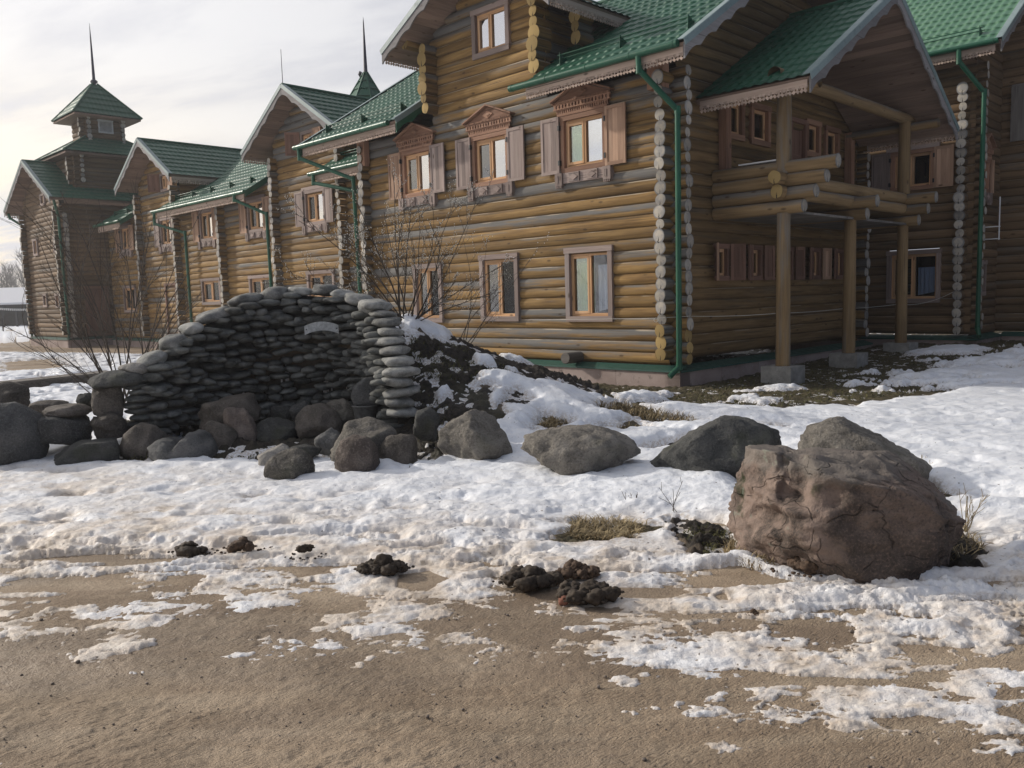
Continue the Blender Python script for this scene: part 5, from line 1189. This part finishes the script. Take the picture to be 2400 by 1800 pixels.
def bucket():
    c = at(856, 970, 9.25); root = thing('bucket', 'old tin bucket wedged among the boulders beneath the flat round disc stone', 'bucket', c)
    mb = MB(); n = 28; a = np.arange(n) * 2 * PI / n; prof = [(.10, -.12), (.135, .09), (.15, .092), (.15, .10), (.128, .10), (.095, -.10), (.0, -.10)]
    v = np.array([[(r * math.cos(q), r * math.sin(q), z) for q in a] for r, z in prof]).reshape(-1, 3); k = np.arange(n); k2 = (k + 1) % n
    mb.add(v, [np.concatenate([np.stack([k + j * n, k2 + j * n, k2 + (j + 1) * n, k + (j + 1) * n], -1) for j in range(len(prof) - 1)])], smooth=True); link('pail', mb.mesh('pail', M['bucket_tin']), root)
    mb = MB(); t = np.linspace(0, PI, 16); tube(mb, np.c_[np.cos(t) * .15, -.02 - .11 * np.sin(t), .095 + .03 * np.sin(t)], .005, 6); link('bail_handle', mb.mesh('bail_handle', M['hinge_iron']), root)
bucket()
# ------------------------------------------------------------------ clods of dung and mud on the snow
def clod(label, px, py, wpx, seed, mat='mud', lumps=9, spread=1., hgt=.6, name='dung_pile', cat='dung'):
    c = gpz(px, py, .03); d = float(CAMR[2] @ (c - EYE)); w = wpx * d / FOC; g = np.random.default_rng(seed)
    mb = MB(); w *= 1.1; lumps = int(lumps * 1.7)
    for k in range(lumps):
        r = w * g.uniform(.08, .19) * (1. if k else 1.25); a = g.uniform(0, 2 * PI); q = w * .42 * math.sqrt(g.random()) * spread * (1 if k else 0)
        v, f = rockv(3, (r, r * .8, r * .75), seed * 31 + k, cuts=4, amp=.30, fine=.26)
        mb.add(v + np.array([math.cos(a) * q, math.sin(a) * q * .7, r * .35 + max(0, w * hgt * .5 - q * .9) * .6]), f, None, (g.random(), 0, 0), True)
    for k in range(26):                                               # crumbs
        r = w * g.uniform(.02, .05); a = g.uniform(0, 2 * PI); q = w * g.uniform(.4, .75); v, f = rockv(2, (r, r, r * .7), seed * 7 + k, cuts=2)
        mb.add(v + np.array([math.cos(a) * q, math.sin(a) * q * .6, r * .4]), f, None, (g.random(), 0, 0), True)
    o = link(name, mb.mesh(name, M[mat])); o.location = c + np.array([0, 0, .035]); tag(o, label, cat, 'dung piles on the snow edge' if name == 'dung_pile' else None)
clod('black crumbly dung pile, farthest along the snow edge from the biggest boulder', 447, 1300, 82, 1, lumps=8, spread=.8)
clod('brown-topped pointed dung heap between the black crumbly pile and the round ball', 572, 1292, 80, 2, 'mud_brown', lumps=7, spread=.8, hgt=.75)
clod('single round dark dung ball lying alone on the snow edge', 718, 1305, 66, 3, lumps=5, spread=.45, hgt=.9)
clod('loose cluster of small dung balls beside the bare mud puddle', 900, 1335, 84, 4, lumps=18, spread=1.3, hgt=.4)
clod('wide lumpy dung pile, the broadest of the three lying close together', 1245, 1365, 112, 5, lumps=22, spread=1.25, hgt=.3)
clod('browner dung pile set furthest from the road of the three lying close together', 1350, 1345, 84, 6, 'mud_brown', lumps=16, spread=1.15, hgt=.35)
clod('spread-out flat dung pile nearest the road, beside a small brick piece', 1380, 1398, 112, 7, lumps=20, spread=1.3, hgt=.22)
clod('reddish brown mound of earth against the foot of the largest boulder', 1895, 1338, 105, 8, 'mud_brown', lumps=12, spread=.8, hgt=.8, name='earth_clod', cat='earth clod')
clod('small brown clod alone on the slushy snow below the earth mound', 1766, 1442, 26, 9, 'mud_brown', lumps=5, spread=.7, hgt=.7, name='earth_clod', cat='earth clod')
boulder('small reddish brick fragment at the edge of the front dung pile', (1308, 1392, 1336, 1416), 4.35, 'brick', 91, sub=3, name='brick_fragment', cat='brick piece', box_=.5, amp=.06)
# gravel and crumbs on the road
def gravel():
    mb = MB(); n = 620; vv, ff = ICO[2]
    PP = np.c_[RG.uniform(-80, 2480, n), 1440 + 380 * RG.random(n)]; CC = gpzs(PP)
    for k in range(n):
        c = CC[k]; d = float(CAMR[2] @ (c - EYE)); r = d * RG.choice([.0009, .0013, .002, .003], p=[.62, .27, .09, .02])
        v = vv * (1 + .25 * vnoise(vv[:, 0] * 2 + k, vv[:, 1] * 2, vv[:, 2] * 2))[:, None] * np.array([r, r * RG.uniform(.7, 1.2), r * .7])
        mb.add(v @ rotm(0, 0, RG.uniform(0, 6)).T + c + np.array([0, 0, r * .35]), ff, None, (RG.random(), 0, 0), True)
    o = link('gravel', mb.mesh('gravel', M['pebble_mix'])); o['kind'] = 'stuff'
gravel()
# ------------------------------------------------------------------ bare shrubs
def grow(segs, p, dvec, L, r, lev, g, curve, maxlev, n=7, buds=None, dens=1.):
    pts = [p]; d = dvec / np.linalg.norm(dvec); st = L / (n - 1)
    bend = g.normal(0, .05, 3)
    for i in range(n - 1):
        d = d + bend + g.normal(0, .05, 3) + np.array([0, 0, curve * (.12 if lev else .08)]); d /= np.linalg.norm(d); pts.append(pts[-1] + d * st)
    pts = np.array(pts); segs.append((lev, pts, np.linspace(r, max(r * .35, .0015), n)))
    if buds is not None and lev >= maxlev - 1:
        for i in range(2, n):
            if g.random() < .8: buds.append(pts[i] + g.normal(0, .006, 3))
    if lev < maxlev:
        k = max(1, int((5 if lev == 0 else 4) * dens * g.uniform(.7, 1.3)))
        for _ in range(k):
            t = g.uniform(.25, .92); i = min(n - 2, int(t * (n - 1))); q = pts[i] + (pts[i + 1] - pts[i]) * (t * (n - 1) - i)
            dd = pts[i + 1] - pts[i]; dd /= np.linalg.norm(dd); rn = g.normal(0, 1, 3); rn -= dd * (rn @ dd); rn /= np.linalg.norm(rn)
            nd = dd * .8 + rn * g.uniform(.35, .75) + np.array([0, 0, .25]); grow(segs, q, nd, L * (1 - t * .55) * g.uniform(.35, .62), r * .5, lev + 1, g, curve, maxlev, max(4, n - 1), buds, dens)
def shrub(name, label, base, stems, seed, maxlev=2, dens=1., bud=True, cat='shrub', r0=.010):
    """stems: (px, py, depth) of each stem tip as read from the photo"""
    g = np.random.default_rng(seed); segs = []; buds = [] if bud else None
    base = np.asarray(base, float)
    for tip in stems:
        tp = at(*tip) - base; L = np.linalg.norm(tp); off = g.normal(0, .05, 3) * np.array([1, 1, 0])
        d = tp / L; d = d + np.array([d[0], d[1], 0]) * .12; grow(segs, off, d, L * 1.02, r0 * g.uniform(.75, 1.2), 0, g, .16 * (1 - d[2]), maxlev, 9, buds, dens)
    root = thing(name, label, cat, base)
    for nm, sel, sd in (('stems', lambda l: l == 0, 6), ('twigs', lambda l: l > 0, 3)):
        mb = MB()
        for lev, p, r in segs:
            if sel(lev): tube(mb, p, r, sd, False)
        if mb.n: link('stem' if nm == 'stems' else 'twigs', mb.mesh(nm, M['bark']), root)
    if bud and buds:
        mb = MB(); v = np.array([[1, 0, 0], [-1, 0, 0], [0, 1, 0], [0, -1, 0], [0, 0, 1.6], [0, 0, -1.6]]) * .0055; f = np.array([[0, 2, 4], [2, 1, 4], [1, 3, 4], [3, 0, 4], [2, 0, 5], [1, 2, 5], [3, 1, 5], [0, 3, 5]])
        for b in buds: mb.add(v + b, f, None, (0, 0, 0), True)
        link('buds', mb.mesh('buds', M['bud']), root)['kind'] = 'stuff'
b1 = at(958, 762, 10.9); b1[2] = float(H(b1[0], b1[1])) - .03
shrub('bare_shrub', 'tall bare willow shrub with pale buds on the mound before the biggest house', b1,
      [(700, 560, 10.8), (745, 505, 10.9), (800, 455, 10.6), (850, 470, 11.2), (880, 430, 10.9), (915, 450, 10.5), (950, 470, 11.1), (985, 445, 10.8), (1020, 455, 11.), (1065, 480, 10.7), (1110, 500, 11), (1170, 495, 10.9), (1185, 560, 10.8), (1150, 640, 10.6), (1110, 700, 10.6), (760, 640, 10.9), (840, 600, 11.2), (1060, 570, 10.6), (1000, 560, 10.4), (905, 540, 11.)], 3, 2, 1.15)
b2 = at(1080, 790, 11.0); b2[2] = float(H(b2[0], b2[1])) - .02
shrub('bare_shrub', 'low thin bare shrub with a few slender stems on the soil crest of the mound', b2, [(1150, 600, 10.9), (1180, 660, 10.9), (1210, 560, 11.1), (1080, 610, 10.9), (1120, 560, 11.2), (1190, 720, 10.8)], 5, 2, .6, r0=.007)
b3 = at(285, 900, 12.5); b3[2] = float(H(b3[0], b3[1])) - .02
shrub('bare_shrub', 'spreading grey bare shrub beside the boardwalk, in front of the far log houses', b3,
      [(60, 690, 12.6), (90, 640, 12.2), (130, 560, 12.4), (165, 500, 12.8), (205, 470, 12.4), (245, 450, 12.9), (275, 500, 12.4), (305, 520, 12.8), (340, 560, 12.3), (375, 600, 12.6), (410, 660, 12.4), (400, 730, 12.2), (150, 660, 12), (100, 760, 11.8), (60, 800, 11.6), (215, 600, 12.2), (320, 640, 12.7), (185, 720, 12)], 7, 2, 1.15, False, r0=.013)
b4 = at(335, 880, 14.1); b4[2] = float(H(b4[0], b4[1])) - .02
shrub('bare_shrub', 'slender upright bare sapling between the spreading grey shrub and the cobble niche', b4, [(352, 470, 14.2), (330, 480, 14), (300, 460, 14.3), (372, 520, 14), (410, 560, 14.1)], 9, 2, .8, False, r0=.011)
# dead weed stalks standing in the snow
def weed(label, px, py, hpx, n, seed, lean=0.):
    c = gpz(px, py); c[2] += .03; d = float(CAMR[2] @ (c - EYE)); g = np.random.default_rng(seed); segs = []
    for k in range(n): grow(segs, g.normal(0, .02, 3) * [1, 1, 0], np.array([lean + g.normal(0, .25), g.normal(0, .2), 1.]), hpx * d / FOC * g.uniform(.6, 1.05), .0028, 1, g, .0, 2, 7, None, .5)
    mb = MB()
    for lev, p, r in segs: tube(mb, p, np.maximum(r, .0016), 4, False)
    o = link('dead_weed', mb.mesh('dead_weed', M['straw' if seed % 2 else 'bark'])); o.location = c; tag(o, label, 'weed', 'dead weeds in the snow')
weed('tallest thin dead stalks standing in the smooth snow before the dark boulder', 1585, 1210, 78, 3, 2)
weed('low branching dead stalk in the snow beside the tallest stalks', 1478, 1192, 42, 4, 4)
weed('short leaning dead stalk in the smooth snow above the grass tuft', 1440, 1160, 24, 2, 6, .4)
weed('tangled brown dead weed stalks sprouting from bare soil beside the largest boulder', 2265, 1255, 110, 9, 5, .1)
weed('dry thin stalk behind the dark boulder, before the bare lawn', 1745, 975, 42, 3, 8, .3)
weed('small dry stalk beside the pale humped boulder', 2160, 1108, 34, 4, 3, .2)
weed('curled dead grass stems beside the dark boulder at the wall end', 1008, 1030, 40, 7, 7, -.2)
# dry grass: blades as one object
def grass(name, spots, mat):
    mb = MB(); V = []; 
    for (poly, n, h, lay) in spots:
        Q = np.array(poly, float); lo, hi = Q.min(0), Q.max(0); k = 0
        pts = []
        while len(pts) < n:
            c = RG.uniform(lo, hi, (n, 2)); pts += list(c[poly_sd(Q, c[:, 0], c[:, 1]) < 0])
        for p in gpzs(pts[:n]):
            L = h * RG.uniform(.5, 1.3); az = RG.uniform(0, 2 * PI); le = lay * RG.uniform(.4, 1.2)
            d = np.array([math.cos(az) * le, math.sin(az) * le, 1.]); d /= np.linalg.norm(d); wv = np.array([-math.sin(az), math.cos(az), 0]) * RG.uniform(.0015, .003) * (1 + p[1] * .12)
            m = p + d * L * .55; e = m + (d * [1.3, 1.3, .35]) * L * .5
            V.append((p - wv, p + wv, m + wv * .8, m - wv * .8, e))
    V = np.array(V).reshape(-1, 3); i = np.arange(len(V) // 5) * 5
    mb.add(V, [np.stack([i, i + 1, i + 2, i + 3], -1), np.stack([i + 3, i + 2, i + 4], -1)], None, (0, 0, 0), False)
    o = link(name, mb.mesh(name, M[mat])); o['kind'] = 'stuff'
grass('dry_grass', [([(1328, 1262), (1350, 1222), (1450, 1225), (1515, 1240), (1480, 1268), (1400, 1272)], 900, .10, 1.6), ([(1690, 1300), (1750, 1255), (1800, 1320), (1830, 1345), (1760, 1340)], 420, .12, .9), ([(2190, 1255), (2250, 1235), (2310, 1290), (2230, 1330), (2170, 1310)], 260, .12, 1.2),
    ([(1390, 950), (1480, 955), (1640, 993), (1610, 1003), (1500, 985)], 700, .14, .9), ([(1260, 1003), (1290, 982), (1335, 992), (1300, 1006)], 240, .10, 1.2), ([(1400, 1013), (1480, 998), (1525, 1012), (1480, 1020)], 160, .08, 1.2), ([(1810, 1320), (1990, 1310), (2180, 1330), (2160, 1345), (1980, 1325)], 160, .10, 1.1),
    ([(2090, 1115), (2160, 1140), (2225, 1165), (2120, 1145)], 160, .08, 1.)], 'straw')
grass('turf', [([(1250, 860), (1420, 905), (1600, 920), (1900, 850), (2250, 800), (2390, 800), (2390, 900), (2100, 930), (1800, 960), (1640, 955), (1500, 945)], 5200, .07, 1.2), ([(960, 790), (1060, 800), (1160, 845), (1230, 885), (1150, 885), (1060, 900), (960, 880)], 1300, .06, 1.4), ([(940, 880), (1040, 950), (1100, 980), (1000, 1060), (950, 1010)], 500, .05, 1.4), ([(1590, 1255), (1640, 1232), (1725, 1255), (1650, 1308)], 330, .05, 1.5), ([(520, 1075), (700, 1055), (700, 1078), (540, 1088)], 160, .05, 1.5), ([(300, 1070), (345, 1065), (345, 1090), (300, 1092)], 60, .10, .8), ([(220, 1050), (260, 1050), (265, 1085), (225, 1085)], 60, .12, .6)], 'grass_green')
# ------------------------------------------------------------------ smaller things
def hp(x, y, z): return hw(x, y, z)
def sag(a, b, s, n=14):
    t = np.linspace(0, 1, n)[:, None]; p = np.array(a) * (1 - t) + np.array(b) * t; p[:, 2] -= s * 4 * (t * (1 - t))[:, 0]; return p
mb = MB(); pts = [hp(-12.5, .9, 1.14), hp(-.36, -.09, 1.17), hp(.06, .22, 1.19), hp(1.0, 1.42, 1.19), hp(1.0, 4.05, 1.19), hp(1.02, 6.7, 1.2), hp(1.5, 8.75, 1.42)]
for (a, b), s in zip(zip(pts[:-1], pts[1:]), (.04, .0, .02, .015, .015, .10)): tube(mb, sag(a, b, s), .0038, 5, False)
o_ = hp(-.36, -.09, 1.17); t = np.linspace(0, 2 * PI, 14); tube(mb, np.c_[o_[0] - .04 + .035 * np.cos(t), np.full(14, o_[1]), o_[2] - .03 + .035 * np.sin(t)], .004, 4, False)
o = link('cord', mb.mesh('cord', M['rope_fibre'])); tag(o, 'thin white cord strung along the big house wall and round the balcony posts', 'cord')
# wall bracket
mb = MB(); a = hp(2.02, 9.3, 0)
for p, q in (((2.25, 9.3, 2.55), (2.25, 9.3, 3.5)), ((1.8, 9.3, 2.85), (2.27, 9.3, 2.85)), ((1.8, 9.3, 2.58), (2.27, 9.3, 2.58))): tube(mb, [hp(*p), hp(*q)], .014, 6)
o = link('wall_bracket', mb.mesh('wall_bracket', M['white_paint'])); tag(o, 'white metal bracket with two rungs fixed to the shaded rear house corner', 'bracket')
# white table at the right edge
c = gpz(2395, 752); root = thing('garden_table', 'small white metal table before the dark doorway of the rear house', 'table', c, HRZ)
mb = MB(); box(mb, WORLDF, (-.5, -.35, .70), (.5, .35, .73)); link('table_top', mb.mesh('table_top', M['white_paint']), root)
for sx in (-1, 1):
    for sy in (-1, 1): mb = MB(); tube(mb, [(sx * .46, sy * .31, 0), (sx * .44, sy * .30, .70)], .016, 6); link('leg', mb.mesh('leg', M['white_paint']), root)
# boardwalk at the left
a, b = gpz(28, 925), gpz(232, 902); d = (b - a) / np.linalg.norm(b - a); L = float(np.linalg.norm(b - a)) + .6; n_ = np.array([-d[1], d[0], 0]); n_ = n_ if n_[1] > 0 else -n_
root = thing('boardwalk', 'low weathered plank boardwalk in the snow behind the piled boulders', 'boardwalk', a)
f = Fr(-d * .3, d, n_, (0, 0, 1)); mb = MB()
for k in range(4): box(mb, f, (RG.uniform(-.05, .05), .16 * k + .006, .20), (L, .16 * k + .154, .245), 0)
link('planks', mb.mesh('planks', M['old_wood']), root); mb = MB(); box(mb, f, (0, .02, -.05), (L, .08, .197), 0); box(mb, f, (0, .56, -.05), (L, .62, .197), 0); link('beam', mb.mesh('beam', M['curb_wood']), root)
# far shed with snowy roof, pennant string, posts
c = at(30, 735, 88.); c[2] = 0; root = thing('open_shed', 'long dark open shed with a white snow-covered roof, far beyond the tower house', 'shed', c, .10)
mb = MB(); box(mb, WORLDF, (-12, 1.5, 0), (3.6, 1.8, 3.0)); box(mb, WORLDF, (-12, -2, 2.35), (3.6, 1.8, 2.5)); link('wall', mb.mesh('wall', M['shed_wall']), root)
mb = MB(); mb.add([(-12.3, -2.6, 2.45), (4.0, -2.6, 2.45), (4.0, 2.2, 4.1), (-12.3, 2.2, 4.1), (-12.3, -2.6, 2.25), (4.0, -2.6, 2.25), (4.0, 2.2, 3.9), (-12.3, 2.2, 3.9)], _BF); link('roof', mb.mesh('roof', M['shed_snow']), root)
for x in (-9, -6, -3, 0, 3): mb = MB(); tube(mb, [(x, -2, 0), (x, -2, 2.4)], .12, 6); link('post', mb.mesh('post', M['shed_wall']), root)
p0, p1 = at(-20, 720, 70.), at(92, 722, 72.); mb = MB(); S_ = sag(p0, p1, .10, 24); tube(mb, S_, .012, 4, False)
for q in S_: box(mb, Fr(q, (1, 0, 0), (0, 1, 0), (0, 0, 1)), (-.055, -.01, -.16), (.055, .01, 0))
o = link('pennant_string', mb.mesh('pennant_string', M['white_paint'])); tag(o, 'string of tiny white pennants hanging in front of the far shed', 'pennants')
c = gpz(41, 768); mb = MB(); tube(mb, [c - [0, 0, .1], c + [0, 0, 1.9]], .10, 8); o = link('wooden_post', mb.mesh('wooden_post', M['shed_wall'])); tag(o, 'dark square post standing in the far snow below the pennants', 'post')
for k, (px, py) in enumerate(((8, 780), (78, 770))):
    c = gpz(px, py); mb = MB(); tube(mb, [c - [0, 0, .1], c + [0, 0, 1.1]], .05, 6); o = link('fence_post', mb.mesh('fence_post', M['shed_wall'])); tag(o, ('thin dark fence post in the far snow, nearer to the picture edge', 'thin dark fence post closest to the tower house')[k], 'fence post')
# far bare wood
def wood_far():
    mb = MB(); g = np.random.default_rng(4)
    for k in range(46):
        px = g.uniform(-260, 150); d = g.uniform(150, 210); c = at(px, 735, d); c[2] = 0; hgt = g.uniform(10.5, 15.) * (1.12 if 20 < px < 75 else .95); tube(mb, [c, c + [0, 0, hgt * .8]], [.2, .06], 4, False)
        for j in range(64):
            t = g.uniform(.18, .95); a = g.uniform(0, 2 * PI); L = hgt * .30 * (1.15 - t) * g.uniform(.5, 1.2); p = c + [0, 0, hgt * t * .85]; q = p + np.array([math.cos(a) * L * .55, math.sin(a) * L * .55, L * .85])
            tube(mb, [p, q], [.06, .02], 3, False)
            for _ in range(3):
                r_ = q + g.normal(0, .5, 3) + [0, 0, .6]; tube(mb, [p * .4 + q * .6, r_], [.03, .012], 3, False)
    o = link('far_wood', mb.mesh('far_wood', M['bark_far'])); o['kind'] = 'stuff'
wood_far()
for o in list(COL.objects):
    if o.type == 'EMPTY': o.hide_viewport = False
# ------------------------------------------------------------------ sky, sun, camera
SUN_AZ, SUN_EL = math.radians(-66), math.radians(25)
sd = Vector((math.sin(SUN_AZ) * math.cos(SUN_EL), math.cos(SUN_AZ) * math.cos(SUN_EL), math.sin(SUN_EL)))
w = bpy.data.worlds.new('World'); SC.world = w; w.use_nodes = True; nt = w.node_tree; nt.nodes.clear()
class GW(G):
    def __init__(s, t): s.t = t; s.out = t.nodes.new('ShaderNodeOutputWorld')
g = GW(nt)
sky = g.n('TexSky', sky_type='NISHITA', sun_disc=False, sun_elevation=SUN_EL, sun_rotation=SUN_AZ, air_density=1.2, dust_density=2.5, ozone_density=1.)
dr = g.n('TexCoord').outputs['Generated']; x = g.xyz(dr)
zz = g.ma('ADD', g.ma('MAXIMUM', x[2], 0.), .22)
pl = g.n('CombineXYZ', {0: g.ma('DIVIDE', x[0], zz), 1: g.ma('DIVIDE', x[1], zz), 2: 0.}).outputs[0]
rot = g.n('VectorRotate', {'Vector': pl, 'Angle': .35}, rotation_type='Z_AXIS').outputs[0]
n1 = g.noise(g.scale(rot, (.55, 1.7, 1)), 1.2, 6, .55, .6); n2 = g.noise(g.scale(rot, (.9, 2.2, 1)), 3., 5, .6, .3)
cl = g.ma('ADD', g.ma('MULTIPLY', n1, .75), g.ma('MULTIPLY', n2, .25))
dt = g.n('VectorMath', {0: dr, 1: tuple(sd)}, operation='DOT_PRODUCT').outputs['Value']
glow = g.mr(dt, -.35, .95, 0, 1)
base = g.mix(glow, (.095, .125, .20), (.84, .82, .815))
strk = g.mix(glow, (.075, .10, .16), (.67, .66, .69))
c = g.mix(g.mr(cl, .42, .58), strk, base)
hz = g.ma('MULTIPLY', g.mr(x[2], .30, .03, 0, 1), g.mr(dt, .45, .85, 0, 1))
c = g.mix(g.ma('MULTIPLY', hz, g.mr(cl, .38, .52)), c, (1.0, .87, .68))
lowband = g.ma('MULTIPLY', g.mr(x[2], .02, .05), g.mr(x[2], .13, .08)); c = g.mix(g.ma('MULTIPLY', lowband, g.mr(cl, .56, .46)), c, (.60, .61, .68))
skc = g.n('VectorMath', {0: sky.outputs[0], 1: (.10, .10, .10)}, operation='MULTIPLY').outputs[0]
mx = g.mix(.88, skc, c)
bg = g.n('Background', {'Color': mx, 'Strength': 1.}); nt.links.new(bg.outputs[0], g.out.inputs[0])
L = bpy.data.lights.new('sun', 'SUN'); L.energy = 2.7; L.angle = math.radians(2.0); L.color = (1., .93, .83)
so = bpy.data.objects.new('sun', L); COL.objects.link(so); so.rotation_euler = sd.to_track_quat('Z', 'Y').to_euler()
cam = bpy.data.cameras.new('camera'); co = bpy.data.objects.new('camera', cam); COL.objects.link(co); SC.camera = co
cam.sensor_width = 36; cam.sensor_fit = 'HORIZONTAL'; cam.lens = FOC / 2400 * 36; cam.clip_start = .05; cam.clip_end = 6000
Rm = Matrix(((CAMR[0][0], CAMR[1][0], -CAMR[2][0]), (CAMR[0][1], CAMR[1][1], -CAMR[2][1]), (CAMR[0][2], CAMR[1][2], -CAMR[2][2])))
co.matrix_world = Matrix.Translation(Vector(EYE)) @ Rm.to_4x4()
SC.view_settings.view_transform = 'Standard'; SC.view_settings.look = 'None'; SC.view_settings.exposure = .34; SC.view_settings.gamma = 1; SC.view_settings.use_curve_mapping = False
SC.cycles.max_bounces = 6; SC.cycles.transparent_max_bounces = 10; SC.cycles.caustics_reflective = False; SC.cycles.caustics_refractive = False; SC.cycles.use_denoising = True
SC.cycles.sample_clamp_indirect = 4.

mb = MB(); box(mb, WORLDF, (-2600, -2600, -2.5), (2600, 2600, 17.5)); me = mb.mesh('haze', []); hz = link('haze', me); hz['kind'] = 'stuff'
hm = bpy.data.materials.new('haze_air'); hm.use_nodes = True; t = hm.node_tree; t.nodes.clear(); vo = t.nodes.new('ShaderNodeVolumePrincipled'); vo.inputs['Color'].default_value = (.92, .92, .94, 1); vo.inputs['Density'].default_value = .0012; vo.inputs['Anisotropy'].default_value = .35
t.links.new(vo.outputs[0], t.nodes.new('ShaderNodeOutputMaterial').inputs['Volume']); me.materials.append(hm)
